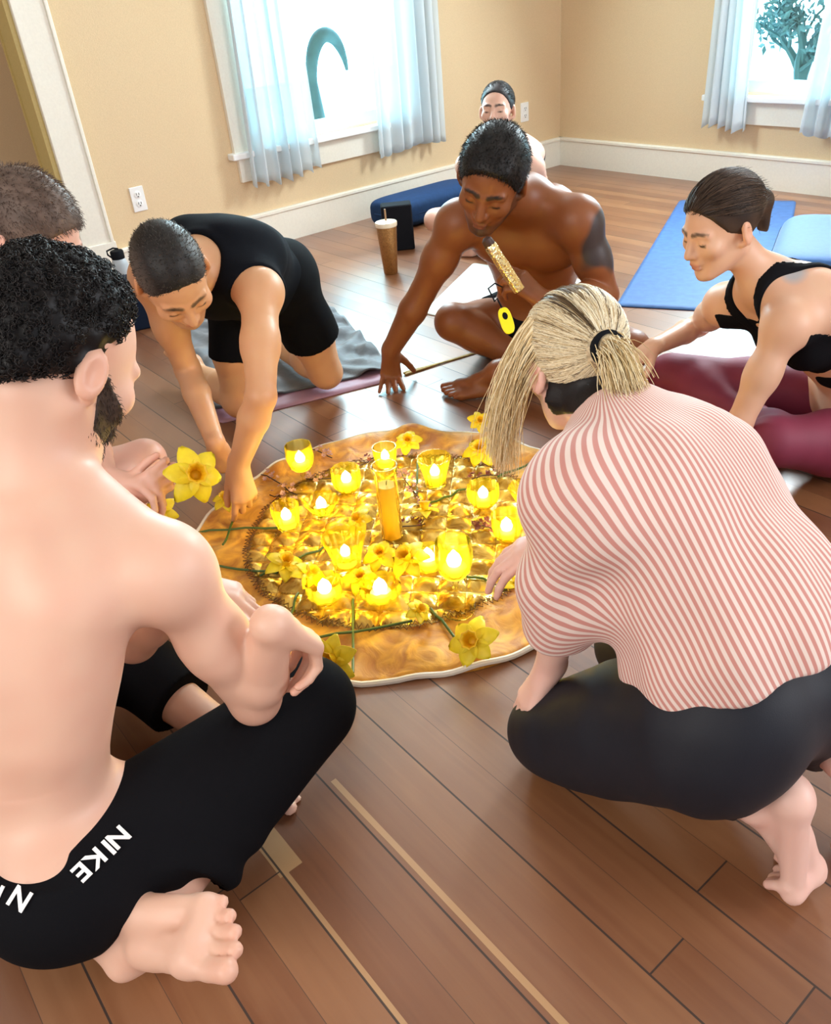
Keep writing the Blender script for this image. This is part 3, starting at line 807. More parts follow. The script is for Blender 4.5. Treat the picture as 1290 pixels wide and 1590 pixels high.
# wall outlets
MAT_PLATE = simple('white_outlet_plastic', (.86, .86, .83), .35)
MAT_SLOT = simple('dark_outlet_slot', (.03, .03, .03), .6)
def outlet(y, z, label):
    c = V3(XW, y, z); s = MB(); s.box((XW - .002, y - .035, z - .057), (XW + .007, y + .035, z + .057))
    o = s.build('wall_outlet', MAT_PLATE, origin=c, smooth=False, bevel=.003)
    tag(o, label, 'outlet', 'wall outlets')
    for dz in (-.021, .021):
        q = MB(); q.lathe([(.017, 0), (.017, .0095), (.015, .0105)], (XW, y, z + dz), (1, 0, 0), 20); r_ = q.build('receptacle', MAT_PLATE, o)
        q = MB()
        for dy in (-.0065, .0065): q.box((XW + .0095, y + dy - .0014, z + dz - .002), (XW + .0115, y + dy + .0014, z + dz + .008))
        q.box((XW + .0095, y - .003, z + dz - .011), (XW + .0115, y + .003, z + dz - .006))
        q.build('slot', MAT_SLOT, r_, smooth=False)
outlet(1.569, .381, 'white wall outlet plate between the cased opening and the left window')
outlet(4.248, .380, 'white wall outlet plate low on the wall beside the room corner')
# ------------------------------------------------------------------ mats, cushions, blocks, bottles
def at_floor(px, py, z=0.0):
    """a floor point from the surveyed photograph coordinates"""
    r = Mrows.T @ np.array([(px - 645) / 1280.0, (py - 795) / 1280.0, 1.0])
    return V3(0, 0, CAM_H) + r * ((z - CAM_H) / r[2])
def slab_obj(name, corners, z0, th, mat, label, cat, bumpf=None, n=40, rnd=0.03, group=None):
    """soft flat sheet over a quadrilateral (corner order round the edge), rounded corners, with thickness"""
    c = [np.array(p[:2], float) for p in corners]
    V = []; W = n + 1
    for j in range(W):
        for i in range(W):
            u, v = i / n, j / n
            p = (c[0] * (1 - u) + c[1] * u) * (1 - v) + (c[3] * (1 - u) + c[2] * u) * v
            cen = (c[0] + c[1] + c[2] + c[3]) / 4
            e = max(abs(u - .5), abs(v - .5)); m2 = min(abs(u - .5), abs(v - .5))
            if e > .5 - rnd and m2 > .5 - rnd:
                p = p + (cen - p) * rnd * .5 * ((m2 - .5 + rnd) / rnd) ** 2
            z = z0 + th + (bumpf(p[0], p[1], u, v) if bumpf else 0)
            V.append((p[0], p[1], z))
    F = [(j * W + i, j * W + i + 1, (j + 1) * W + i + 1, (j + 1) * W + i) for j in range(n) for i in range(n)]
    s = MB(); s.add(V, F); cen = sum(c) / 4
    a_ = (c[1] - c[0]); b_ = (c[3] - c[0])
    flip = a_[0] * b_[1] - a_[1] * b_[0] < 0
    if flip: s.f = [q[::-1] for q in s.f]
    o = s.build(name, mat, origin=(cen[0], cen[1], z0), auto=60)
    sd = o.modifiers.new('thickness', 'SOLIDIFY'); sd.thickness = th - .0005; sd.offset = -1
    return tag(o, label, cat, group)
MAT_PMAT = simple('mauve_rubber_mat', (0.36, 0.20, 0.27), .55, noise=.1, nscale=40, bump=.1, bscale=300)
MAT_BLANKET = simple('grey_blanket_cloth', (0.11, 0.13, 0.155), .6, noise=.5, nscale=14, bump=.4, bscale=45, sheen=.3)
MAT_BMAT = simple('blue_rubber_mat', (0.042, 0.135, 0.36), .6, noise=.25, nscale=30, bump=.1, bscale=300)
MAT_WMAT = simple('pale_mat_rubber', (0.72, 0.76, 0.72), .55, noise=.08, nscale=30)
MAT_NAVY = simple('navy_cotton', (0.010, 0.038, 0.110), .8, spec=.2, noise=.2, nscale=50, bump=.15, bscale=240)
MAT_LBLUE = simple('light_blue_cotton', (0.045, 0.155, 0.40), .7, noise=.15, nscale=50, bump=.15, bscale=240, sheen=.3)
MAT_BLACKF = simple('black_foam', (0.006, 0.007, 0.010), .85, spec=.15, bump=.1, bscale=300)
MAT_NAVYF = simple('navy_foam', (0.006, 0.014, 0.036), .8, spec=.2, bump=.1, bscale=300)

A_, B_ = at_floor(338, 660), at_floor(624, 588); dl = unit((A_ - B_)[:2]); 
bk = V3(-dl[1], dl[0], 0); bk = bk if bk[0] < 0 else -bk
pm = [A_, B_, B_ + bk * 1.70, A_ + bk * 1.70]
slab_obj('yoga_mat', pm, 0, .005, MAT_PMAT, 'mauve yoga mat under the kneeling man in the black tank top', 'yoga mat', rnd=.04)
def bl(x, y, u, v):
    mk = 1.0
    for k_, a__ in (((-2.265, 1.343), (-2.64, 1.38)), ((-2.299, 1.028), (-2.68, 1.05))):
        k_ = np.array(k_); a__ = np.array(a__); q_ = np.array([x, y]); t = min(max((q_ - k_) @ (a__ - k_) / ((a__ - k_) @ (a__ - k_)), 0), 1.6); mk *= 1 - math.exp(-(np.linalg.norm(q_ - k_ - t * (a__ - k_)) / .085) ** 4)
    return .001 + mk * max(0, bl0(u, v))
def bl0(u, v):
    return .009 + .013 * math.sin(u * 31 + 3 * math.sin(v * 7)) * math.sin(v * 23 + 2 * math.sin(u * 9)) + .007 * math.sin(u * 9 + v * 25 + 2 * math.sin(u * 6))
f1 = .0
bA = A_ + bk * .115 - V3(*(dl * -.02), 0); bB = B_ + bk * .075 + V3(*(-dl * .0), 0)
slab_obj('blanket', [bA, bB, B_ + bk * .86 - V3(*(-dl * -.02), 0), A_ + bk * 1.15], .006, .006, MAT_BLANKET, 'rumpled grey blanket spread on the mauve mat under his knees', 'blanket', bl, 90)
C1, C2 = at_floor(1055, 312), at_floor(955, 478); ln_ = unit(C2 - C1); wd = V3(-ln_[1], ln_[0], 0); wd = wd if wd[0] > 0 else -wd
slab_obj('yoga_mat', [C1, C1 + wd * .60, C1 + wd * .60 + ln_ * 1.74, C1 + ln_ * 1.74], 0, .005, MAT_BMAT, 'blue yoga mat lying behind the woman in burgundy leggings', 'yoga mat', rnd=.03)
slab_obj('yoga_mat', [at_floor(656, 487), at_floor(735, 410), at_floor(930, 440), at_floor(900, 540)], 0, .006, MAT_WMAT, 'pale white yoga mat under the shirtless man with the foil wand', 'yoga mat', rnd=.03)

def cushion(name, c, dirv, L, W, Hh, mat, label, cat, p=3.2, side=None, group=None, cap=None):
    """rectangular bolster: superellipse section with puffed ends and piping"""
    c = np.array(c, float); d = unit(dirv); w = V3(-d[1], d[0], 0); V = []; nu, nv = 30, 36
    sg = lambda t, e: math.copysign(abs(t) ** e, t)
    for j in range(nv + 1):
        v = -math.pi / 2 + math.pi * j / nv
        for i in range(nu):
            u = 2 * math.pi * i / nu; e = 2 / p
            V.append(c + d * (L / 2 * sg(math.sin(v), .28)) + w * (W / 2 * sg(math.cos(v), .28) * sg(math.cos(u), e)) + V3(0, 0, Hh / 2 + Hh / 2 * sg(math.cos(v), .28) * sg(math.sin(u), e)))
    F = [(j * nu + i, j * nu + (i + 1) % nu, (j + 1) * nu + (i + 1) % nu, (j + 1) * nu + i) for j in range(nv) for i in range(nu)]
    s = MB(); s.add(V, [q[::-1] for q in F]); o = s.build(name, mat, origin=c, auto=180); tag(o, label, cat, group)
    if side is not None:
        V2 = np.array(V); 
        for e_ in (.985,):
            pts = []
            for i in range(49):
                u = 2 * math.pi * i / 48; pts.append(c + d * (L / 2 * sg(math.cos(u), .45)) * 1.0 + w * (W / 2 * sg(math.sin(u), .45)) + V3(0, 0, Hh * .5))
            q = MB(); q.tube(pts, .004, 6, False); q.build('piping', side, o)
    return o
# navy bolster beside the wall
b0, b1 = at_floor(575, 372), at_floor(755, 318)
cushion('bolster', (b0 + b1) / 2 + V3(-.10, .06, 0), b1 - b0, .66, .30, .155, MAT_NAVY, 'navy blue bolster cushion lying along the baseboard under the left window', 'bolster', 3.5, MAT_NAVY)
def block(c, d, L, W, Hh, mat, label, tilt=0):
    d = unit(d); w = V3(-d[1], d[0], 0); P = []
    for z in (0, Hh):
        for a, b in ((-1, -1), (1, -1), (1, 1), (-1, 1)): P.append(np.array(c) + d * a * L / 2 + w * b * W / 2 + V3(0, 0, z))
    s = MB(); s.add(P, [(0, 3, 2, 1), (4, 5, 6, 7), (0, 1, 5, 4), (1, 2, 6, 5), (2, 3, 7, 6), (3, 0, 4, 7)])
    return tag(s.build('yoga_block', mat, origin=c, smooth=True, bevel=.008), label, 'yoga block', 'foam yoga blocks')
k0, k1 = at_floor(618, 386), at_floor(660, 392)
block((k0 + k1) / 2 + V3(-.085, -.01, 0), V3(.55, .78, 0), .155, .10, .225, MAT_BLACKF, 'black foam yoga block standing upright in front of the navy bolster')
n0 = at_floor(226, 512)
block(n0 + V3(-.05, .02, 0), V3(.25, 1, 0), .15, .10, .22, MAT_NAVYF, 'dark navy foam block standing behind the kneeling man near the baseboard')
# light blue bolster with black sides, right
r0 = at_floor(1250, 440)
rb = cushion('bolster', at_floor(1262, 425) + V3(0, 0, .006), V3(-.45, .95, 0), .68, .33, .165, MAT_LBLUE, 'light blue bolster with black underside on the blue mat at the right', 'bolster', 3.4, None)
q = MB()
def half_shell(c, d, L, W, Hh, mat, parent):
    c = np.array(c, float); d = unit(d); w = V3(-d[1], d[0], 0); V = []; nu, nv = 40, 40; sg = lambda t, e: math.copysign(abs(t) ** e, t)
    for j in range(nv + 1):
        v = -math.pi / 2 + math.pi * j / nv
        for i in range(nu + 1):
            u = math.pi * .94 + math.pi * 1.12 * i / nu; e = 2 / 3.4
            V.append(c + d * (L / 2 * sg(math.sin(v), .28)) * 1.01 + w * (W / 2 * 1.012 * sg(math.cos(v), .28) * sg(math.cos(u), e)) + V3(0, 0, Hh / 2 + Hh / 2 * sg(math.cos(v), .28) * sg(math.sin(u), e)))
    W_ = nu + 1
    s = MB(); s.add(V, [(j * W_ + i, (j + 1) * W_ + i, (j + 1) * W_ + i + 1, j * W_ + i + 1) for j in range(nv) for i in range(nu)])
    return s.build('underside', mat, parent, auto=180)
us = half_shell(at_floor(1262, 425) + V3(0, 0, .006), V3(-.45, .95, 0), .68, .33, .165, MAT_BLACKF, rb); us['label'] = 'black underside'

# cold drink tumbler
MAT_COPPER = simple('gold_brown_studded_cup', (0.36, 0.17, 0.045), .3, metal=.55, noise=.35, nscale=140, bump=.8, bscale=170)
MAT_LID = simple('clear_cup_lid', (0.80, 0.70, 0.52), .2)
tb = at_floor(607, 424)
root = empty('tumbler', tb, 'gold-brown tapered tumbler with lid and straw standing on the floor', 'tumbler')
s = MB(); s.lathe([(.030, 0), (.033, .004), (.048, .222), (.047, .224)], tb, n=40); s.build('cup', MAT_COPPER, root)
s = MB(); s.lathe([(.0505, .220), (.0515, .224), (.0515, .236), (.049, .240), (.012, .242), (.008, .245)], tb, n=40); s.build('lid', MAT_LID, root)
s = MB(); s.tube([tb + V3(.004, .0, .05), tb + V3(-.002, .002, .295)], .0042, 10); s.build('straw', simple('brown_straw', (.35, .20, .10), .3), root)
# water bottle by the baseboard
wb_ = at_floor(203, 470)
root = empty('water_bottle', wb_, 'grey water bottle with black cap standing by the baseboard behind the kneeling man', 'bottle')
s = MB(); s.lathe([(.033, 0), (.036, .006), (.036, .185), (.030, .205), (.026, .212)], wb_, n=32); s.build('bottle_body', simple('grey_frosted_bottle', (.42, .47, .50), .35), root)
s = MB(); s.lathe([(.029, .208), (.030, .212), (.030, .240), (.027, .245)], wb_, n=32); cp = s.build('cap', MAT_BLACKF, root)
s = MB(); s.tube([wb_ + V3(.0, -.030, .22), wb_ + V3(.0, -.043, .235), wb_ + V3(0, -.043, .252), wb_ + V3(0, -.012, .258), wb_ + V3(0, .01, .25)], .004, 8); s.build('loop', MAT_BLACKF, cp)

# ------------------------------------------------------------------ round cloth
RC0 = V3(-1.418, .974, 0); RR = .530
def rug_mats():
    out = []
    mt, N, L, P = new_mat('orange_velvet'); P.inputs['Roughness'].default_value = .55; P.inputs['Sheen Weight'].default_value = .5; P.inputs['Sheen Tint'].default_value = (1, .8, .3, 1)
    g_ = N.new('ShaderNodeNewGeometry'); n = N.new('ShaderNodeTexNoise'); n.inputs['Scale'].default_value = 17; n.inputs['Detail'].default_value = 8; n.inputs['Distortion'].default_value = 1.2; L.new(g_.outputs['Position'], n.inputs['Vector'])
    r = N.new('ShaderNodeValToRGB'); r.color_ramp.elements[0].position = .33; r.color_ramp.elements[0].color = (.40, .125, .010, 1); r.color_ramp.elements[1].position = .66; r.color_ramp.elements[1].color = (.82, .40, .035, 1)
    L.new(n.outputs['Fac'], r.inputs['Fac']); L.new(r.outputs['Color'], P.inputs['Base Color'])
    b = N.new('ShaderNodeBump'); b.inputs['Strength'].default_value = .6; b.inputs['Distance'].default_value = .006; L.new(n.outputs['Fac'], b.inputs['Height']); L.new(b.outputs['Normal'], P.inputs['Normal']); out.append(mt)
    mt, N, L, P = new_mat('gold_satin'); P.inputs['Roughness'].default_value = .24; P.inputs['Metallic'].default_value = .6; P.inputs['Specular IOR Level'].default_value = .6
    g_ = N.new('ShaderNodeNewGeometry'); n = N.new('ShaderNodeTexNoise'); n.inputs['Scale'].default_value = 26; n.inputs['Detail'].default_value = 5; n.inputs['Distortion'].default_value = .8; L.new(g_.outputs['Position'], n.inputs['Vector'])
    r = N.new('ShaderNodeValToRGB'); r.color_ramp.elements[0].position = .35; r.color_ramp.elements[0].color = (.36, .18, .016, 1); r.color_ramp.elements[1].position = .62; r.color_ramp.elements[1].color = (.92, .64, .14, 1)
    L.new(n.outputs['Fac'], r.inputs['Fac'])
    ml = N.new('ShaderNodeMixRGB'); ml.inputs['Color2'].default_value = (.13, .055, .008, 1); L.new(r.outputs['Color'], ml.inputs['Color1']); last = None
    for sg in (1, -1):     # stitched quilting lines, with crease shade painted into their dark colour
        vm = N.new('ShaderNodeVectorMath'); vm.operation = 'DOT_PRODUCT'; vm.inputs[1].default_value = (1 / .088, sg / .088, 0); sb = N.new('ShaderNodeVectorMath'); sb.operation = 'SUBTRACT'; sb.inputs[1].default_value = tuple(RC0)
        L.new(g_.outputs['Position'], sb.inputs[0]); L.new(sb.outputs[0], vm.inputs[0])
        f1 = N.new('ShaderNodeMath'); f1.operation = 'PINGPONG'; f1.inputs[1].default_value = .5; L.new(vm.outputs['Value'], f1.inputs[0])
        f2 = N.new('ShaderNodeMath'); f2.operation = 'LESS_THAN'; f2.inputs[1].default_value = .022; L.new(f1.outputs[0], f2.inputs[0])
        if last:
            mxx = N.new('ShaderNodeMath'); mxx.operation = 'MAXIMUM'; L.new(last, mxx.inputs[0]); L.new(f2.outputs[0], mxx.inputs[1]); last = mxx.outputs[0]
        else: last = f2.outputs[0]
    m7 = N.new('ShaderNodeMath'); m7.operation = 'MULTIPLY'; m7.inputs[1].default_value = .4; L.new(last, m7.inputs[0]); L.new(m7.outputs[0], ml.inputs['Fac']); L.new(ml.outputs['Color'], P.inputs['Base Color'])
    b = N.new('ShaderNodeBump'); b.inputs['Strength'].default_value = .5; b.inputs['Distance'].default_value = .008; L.new(n.outputs['Fac'], b.inputs['Height']); L.new(b.outputs['Normal'], P.inputs['Normal']); out.append(mt)
    return out
MAT_VELVET, MAT_SATIN = rug_mats()
R_IN = .375
def rug_r(a): return RR * (1 + .012 * math.sin(3 * a + 1) + .010 * math.sin(7 * a + 2) + .006 * math.sin(13 * a))
def rug_z(x, y):
    dx, dy = x - RC0[0], y - RC0[1]; r = math.hypot(dx, dy); a = math.atan2(dy, dx)
    z = .010
    if r < R_IN:
        u = (dx + dy) / .044; v = (dx - dy) / .044  # puffed squares between the stitch lines
        q = abs(math.sin(u * math.pi / 2)) * abs(math.sin(v * math.pi / 2))
        z += .013 * q ** .75 + .003 * math.sin(40 * dx + 3 * math.sin(30 * dy)) * math.sin(47 * dy + 2 * math.sin(23 * dx))
    else:
        e = (r - R_IN) / (RR - R_IN)
        z += .005 * math.sin(a * 9 + 2 * math.sin(r * 20)) * min(e * 2, 1) + .004 * math.sin(a * 23 + r * 30) + .004
        back = max(0, math.cos(a - math.radians(130))) ** 2
        z += back * .022 * math.exp(-((e - .8) / .25) ** 2) * (1 + .6 * math.sin(a * 14))
    return z
def rug_ring(r0f, r1f, nr, na, mat, name, parent=None):
    V = []; F = []
    for j in range(nr + 1):
        for i in range(na):
            a = 2 * math.pi * i / na; R = rug_r(a)
            r = r0f(a, R) + (r1f(a, R) - r0f(a, R)) * j / nr
            x, y = RC0[0] + r * math.cos(a), RC0[1] + r * math.sin(a); V.append((x, y, rug_z(x, y) - (.006 if (j == nr and parent is None) else 0)))
    for j in range(nr):
        for i in range(na):
            i2 = (i + 1) % na; F.append((j * na + i, (j + 1) * na + i, (j + 1) * na + i2, j * na + i2))
    if parent is None:
        k = len(V)
        for i in range(na):
            p = V[nr * na + i]; V.append((p[0], p[1], .001))
        for i in range(na):
            i2 = (i + 1) % na; F.append((nr * na + i, k + i, k + i2, nr * na + i2))
    s = MB(); s.add(V, F); return s.build(name, mat, parent, origin=RC0, auto=180)
rug = rug_ring(lambda a, R: .0005, lambda a, R: R, 60, 320, MAT_VELVET, 'round_cloth')
tag(rug, 'round gold and orange quilted cloth on the floor holding candles and flowers', 'cloth')
def panel():
    V = []; F = []; na, nr = 420, 130
    for j in range(nr + 1):
        for i in range(na):
            a = 2 * math.pi * i / na; r = (R_IN + .004 * math.sin(a * 11)) * j / nr + .0004
            x, y = RC0[0] + r * math.cos(a), RC0[1] + r * math.sin(a); V.append((x, y, rug_z(x, y) + .0025 - (.006 if j == nr else 0)))
    for j in range(nr):
        for i in range(na):
            i2 = (i + 1) % na; F.append((j * na + i, (j + 1) * na + i, (j + 1) * na + i2, j * na + i2))
    s = MB(); s.add(V, F); return s.build('quilted_panel', MAT_SATIN, rug, auto=180)
panel()
s = MB(); pts = []
for i in range(181):
    a = 2 * math.pi * i / 180; r = rug_r(a); x, y = RC0[0] + r * math.cos(a), RC0[1] + r * math.sin(a); pts.append((x, y, max(.005, rug_z(x, y) - .006)))
s.tube(pts, .0065, 8, False); eb = s.build('edge_binding', simple('white_binding', (.80, .74, .62), .6), rug); eb['label'] = 'cream edge binding'
s = MB()
for rr_, am in ((R_IN + .004, .006), (R_IN - .006, .005)):
    pts = []
    for i in range(361):
        a = 2 * math.pi * i / 360; r = rr_ + am * (1 if i % 2 else -1); x, y = RC0[0] + r * math.cos(a), RC0[1] + r * math.sin(a); pts.append((x, y, rug_z(x, y) + .005))
    s.tube(pts, .0012, 5, False)
zb = s.build('zigzag_stitching', simple('brown_stitching', (.16, .07, .015), .6), rug); zb['label'] = 'brown zigzag border stitching'

# ------------------------------------------------------------------ candles
def cglass_mat(name, col, glow):
    mt = bpy.data.materials.new(name); mt.use_nodes = True
    N = mt.node_tree.nodes; L = mt.node_tree.links; N.clear()
    o = N.new('ShaderNodeOutputMaterial'); tr = N.new('ShaderNodeBsdfTransparent'); tr.inputs['Color'].default_value = (*col, 1)
    gl = N.new('ShaderNodeBsdfGlossy'); gl.inputs['Roughness'].default_value = .06; gl.inputs['Color'].default_value = (1, .95, .75, 1)
    tl = N.new('ShaderNodeBsdfTranslucent'); tl.inputs['Color'].default_value = (1.0, .80, .06, 1)
    lw = N.new('ShaderNodeLayerWeight'); lw.inputs['Blend'].default_value = .12
    m1 = N.new('ShaderNodeMixShader'); m1.inputs[0].default_value = glow; m2 = N.new('ShaderNodeMixShader')
    fc = N.new('ShaderNodeLayerWeight'); fc.inputs['Blend'].default_value = .35; rp = N.new('ShaderNodeValToRGB'); rp.color_ramp.elements[0].position = .35; rp.color_ramp.elements[0].color = (*col, 1); rp.color_ramp.elements[1].position = .95; rp.color_ramp.elements[1].color = (col[0] * .62, col[1] * .48, col[2] * .25, 1)
    L.new(fc.outputs['Facing'], rp.inputs['Fac']); L.new(rp.outputs['Color'], tr.inputs['Color'])
    L.new(tr.outputs[0], m1.inputs[1]); L.new(tl.outputs[0], m1.inputs[2]); L.new(lw.outputs['Fresnel'], m2.inputs[0]); L.new(m1.outputs[0], m2.inputs[1]); L.new(gl.outputs[0], m2.inputs[2]); L.new(m2.outputs[0], o.inputs[0])
    return mt
MAT_CGLASS = cglass_mat('yellow_lit_cut_glass', (1.0, .95, .50), .22)
MAT_CLEAR = cglass_mat('pale_clear_glass', (.98, .95, .80), .06)
MAT_WAX = simple('yellow_candle_wax', (1.0, .84, .12), .5)
mtf = bpy.data.materials.new('candle_flame'); mtf.use_nodes = True
P_ = mtf.node_tree.nodes['Principled BSDF']; P_.inputs['Base Color'].default_value = (1, .95, .7, 1); P_.inputs['Emission Color'].default_value = (1.0, .93, .62, 1); P_.inputs['Emission Strength'].default_value = 14
MAT_FLAME = mtf
mtw = bpy.data.materials.new('wax_added_glow'); mtw.use_nodes = True
P_ = mtw.node_tree.nodes['Principled BSDF']; P_.inputs['Base Color'].default_value = (1, .85, .15, 1); P_.inputs['Emission Color'].default_value = (1.0, .80, .05, 1); P_.inputs['Emission Strength'].default_value = 1.1  # wax emits by itself, standing in for flame light shining through it
MAT_GLOWWAX = mtw
def candle(px, py, prof_out, label, fl_h, flute=(.02, 12), base_h=0.0, wax_r=.019, wax_h=.018, power=.30, stem=None, tilt=(0, 0)):
    c = at_floor(px, py, .02); fr0 = stem[0][0] if stem else prof_out[1][0]
    c = V3(c[0], c[1], max(rug_z(c[0] + fr0 * q * math.cos(t), c[1] + fr0 * q * math.sin(t)) for t in np.arange(0, 6.28, .4) for q in (0, .5, 1)) + .0028)
    root = empty('candle_glass', c, label, 'candle', 'lit candles in glasses on the round cloth')
    th = .0026
    inner = [(max(r - th, .0005), h) for r, h in prof_out[::-1] if h >= base_h]
    s = MB(); s.lathe(prof_out + inner + [(.0005, base_h + .004)], c, n=48, flute=flute[0], nf=flute[1]); s.build('glass', MAT_CGLASS, root)
    if stem:
        s = MB(); s.lathe(stem, c, n=32); st = s.build('stem', MAT_CLEAR, root); st['label'] = 'clear glass stem and foot'
    s = MB(); zb_ = base_h + .005
    s.lathe([(wax_r, zb_), (wax_r * 1.02, zb_ + wax_h * .9), (wax_r * .9, zb_ + wax_h), (.0005, zb_ + wax_h)], c, n=24); wx = s.build('wax', MAT_GLOWWAX, root)
    fz = zb_ + wax_h + .001; s = MB()
    s.lathe([(.0008, fz), (.0105 * fl_h, fz + .004 * fl_h), (.0125 * fl_h, fz + .011 * fl_h), (.0095 * fl_h, fz + .020 * fl_h), (.0006, fz + .031 * fl_h)], c, n=16); f_ = s.build('flame', MAT_FLAME, wx)
    ld = bpy.data.lights.new('candle_light', 'POINT'); ld.energy = power; ld.color = (1.0, .72, .16); ld.shadow_soft_size = .012
    lo = bpy.data.objects.new('candle_light', ld); COL.objects.link(lo); lo.location = (c + V3(0, 0, fz + .03)).tolist()
    return root
VOT = lambda R, r, h: [(r * .8, 0), (r, .003), (r + (R - r) * .55, h * .35), (R * .985, h * .75), (R, h)]
BOWL = lambda R, r, h: [(r * .7, 0), (r, .004), (R * .88, h * .30), (R * 1.0, h * .62), (R * .97, h)]
FLARE = lambda R, r, h: [(r * .8, 0), (r * 1.05, .004), (r, .012), (r + (R - r) * .25, h * .45), (r + (R - r) * .7, h * .8), (R, h)]
def GOB(R, h, b): return [(.005, b), (R * .55, b + .006), (R * .88, b + h * .25), (R, b + h * .55), (R * .97, b + h * .8), (R * .93, b + h)]
def STEM(b, fr_): return [(fr_, 0), (fr_, .002), (fr_ * .5, .006), (.005, .012), (.0045, b * .6), (.007, b * .75), (.0045, b + .002)]
candle(474, 757, GOB(.038, .080, .045), 'tall stemmed candle glass nearest the kneeling man, rearmost on the left', 1.15, (.012, 10), .049, .024, .018, stem=STEM(.045, .030))
candle(541, 766, BOWL(.039, .024, .072), 'faceted rounded candle glass just right of the rear stemmed glass', 1.15, (.055, 12), .004, .022, .02)
candle(600, 727, VOT(.034, .026, .066), 'small straight candle glass at the back edge directly behind the tall pillar candle', 1.0, (.01, 10), .004, .022, .016)
candle(677, 757, FLARE(.045, .026, .088), 'flared fluted candle glass at the back, right of the tall pillar candle', 1.1, (.055, 16), .005, .021, .022)
candle(751, 789, BOWL(.040, .024, .062), 'round ribbed candle glass in the pair beside the blonde woman, left one', 1.1, (.055, 14), .004, .021, .016)
candle(818, 790, FLARE(.046, .025, .058), 'wide flared candle bowl closest to the shoulder of the striped shirt', 1.0, (.055, 16), .005, .020, .02)
candle(787, 838, BOWL(.037, .026, .068), 'octagonal candle glass partly hidden by the blonde woman, in front of the flared bowl', 1.2, (.06, 8), .004, .022, .012)
candle(449, 824, VOT(.035, .024, .070), 'tapered candle glass on the left beside the hand of the kneeling man', 1.1, (.055, 12), .004, .022, .018)
candle(502, 803, FLARE(.046, .026, .046), 'low wide candle bowl between the tapered glass and the pillar candle', 1.05, (.055, 14), .005, .021, .012)
candle(541, 888, FLARE(.050, .030, .094), 'large flared fluted tumbler candle in front of the tall pillar candle', 1.0, (.055, 14), .014, .023, .022)
candle(666, 886, BOWL(.042, .026, .050), 'short round candle glass touching the tall goblet candle, on its left', 1.2, (.055, 10), .004, .022, .014)
candle(709, 928, GOB(.041, .095, .050), 'tallest stemmed goblet candle on the right front of the cloth', 1.35, (.012, 10), .054, .026, .022, stem=STEM(.050, .036))
candle(508, 936, BOWL(.041, .026, .056), 'faceted candle glass at the front left of the cloth', 1.25, (.06, 8), .004, .022, .014)
candle(593, 934, BOWL(.046, .027, .046), 'low round candle glass at the front centre of the cloth', 1.25, (.055, 12), .004, .023, .012)
# tall pillar candle in a clear glass
c = at_floor(610, 838, .02); c = V3(c[0], c[1], max(rug_z(c[0] + .026 * math.cos(t) * q, c[1] + .026 * math.sin(t) * q) for t in np.arange(0, 6.28, .4) for q in (0, .5, 1)) + .0028)
root = empty('pillar_candle', c, 'tall unlit yellow pillar candle in a clear glass cylinder at the centre', 'candle')
s = MB(); s.lathe([(.024, 0), (.0265, .004), (.0265, .180), (.030, .190), (.031, .205), (.0285, .205), (.0275, .191), (.0245, .180), (.0245, .006), (.0005, .005)], c, n=36); s.build('glass', MAT_CLEAR, root)
s = MB(); s.lathe([(.0235, .007), (.0235, .150), (.022, .152), (.0005, .151)], c, n=32); s.build('wax', simple('golden_wax', (.90, .58, .07), .45, sss=0), root)
s = MB(); s.tube([c + V3(0, 0, .150), c + V3(.001, 0, .158), c + V3(.003, 0, .163)], .0012, 6); s.build('wick', MAT_BLACKF, root)

# ------------------------------------------------------------------ flowers
MAT_PETAL = simple('daffodil_petal', (1.0, .78, .02), .5, noise=.12, nscale=60)
MAT_TRUMPET = simple('daffodil_trumpet', (.98, .60, .01), .5, noise=.15, nscale=60)
MAT_STEM = simple('green_flower_stem', (.06, .12, .02), .5)
def daffodil_parts(c, ax, s, stem, seed):
    r = random.Random(seed); ax = unit(ax); a = unit(np.cross(ax, (.3, .2, .9))); b = np.cross(ax, a)
    pet = MB()
    for k in range(6):
        t = k * math.pi / 3 + r.uniform(-.1, .1); d = a * math.cos(t) + b * math.sin(t); w = np.cross(ax, d); L = .040 * s * r.uniform(.9, 1.1); dr = r.uniform(.0, .45)
        V = []; n = 6
        for i in range(n + 1):
            u = i / n; wd_ = .0155 * s * math.sin(math.pi * min(u * .80 + .16, 1)) ** .8
            p = c + d * (L * u + .003) + ax * (L * (.10 * math.sin(u * 3) - dr * u * u + (.004 if k % 2 else 0)))
            for q in (-1, 0, 1): V.append(p + w * wd_ * q + ax * (.004 * s * abs(q)))
        pet.add(V, [(i * 3 + j, i * 3 + j + 1, (i + 1) * 3 + j + 1, (i + 1) * 3 + j) for i in range(n) for j in range(2)])
    tr = MB(); n = 24; V = []
    prof = [(.006, 0), (.0085, .006), (.0095, .014), (.0120, .022), (.0150, .0255)]
    for rr_, h in prof:
        for k in range(n):
            t = 2 * math.pi * k / n; f = 1 + (.10 * math.cos(8 * t) if h > .02 else 0); V.append(c + ax * h * s + (a * math.cos(t) + b * math.sin(t)) * rr_ * s * f)
    tr.add(V, [(i * n + k, i * n + (k + 1) % n, (i + 1) * n + (k + 1) % n, (i + 1) * n + k) for i in range(4) for k in range(n)])
    tr.add([c + ax * .003 * s] + [c + ax * .004 * s + (a * math.cos(2 * math.pi * k / 12) + b * math.sin(2 * math.pi * k / 12)) * .008 * s for k in range(12)], [(0, 1 + k, 1 + (k + 1) % 12) for k in range(12)])
    sm = MB()
    if stem is not None:
        sm.tube(stem, .0030, 7)
    return pet, tr, sm
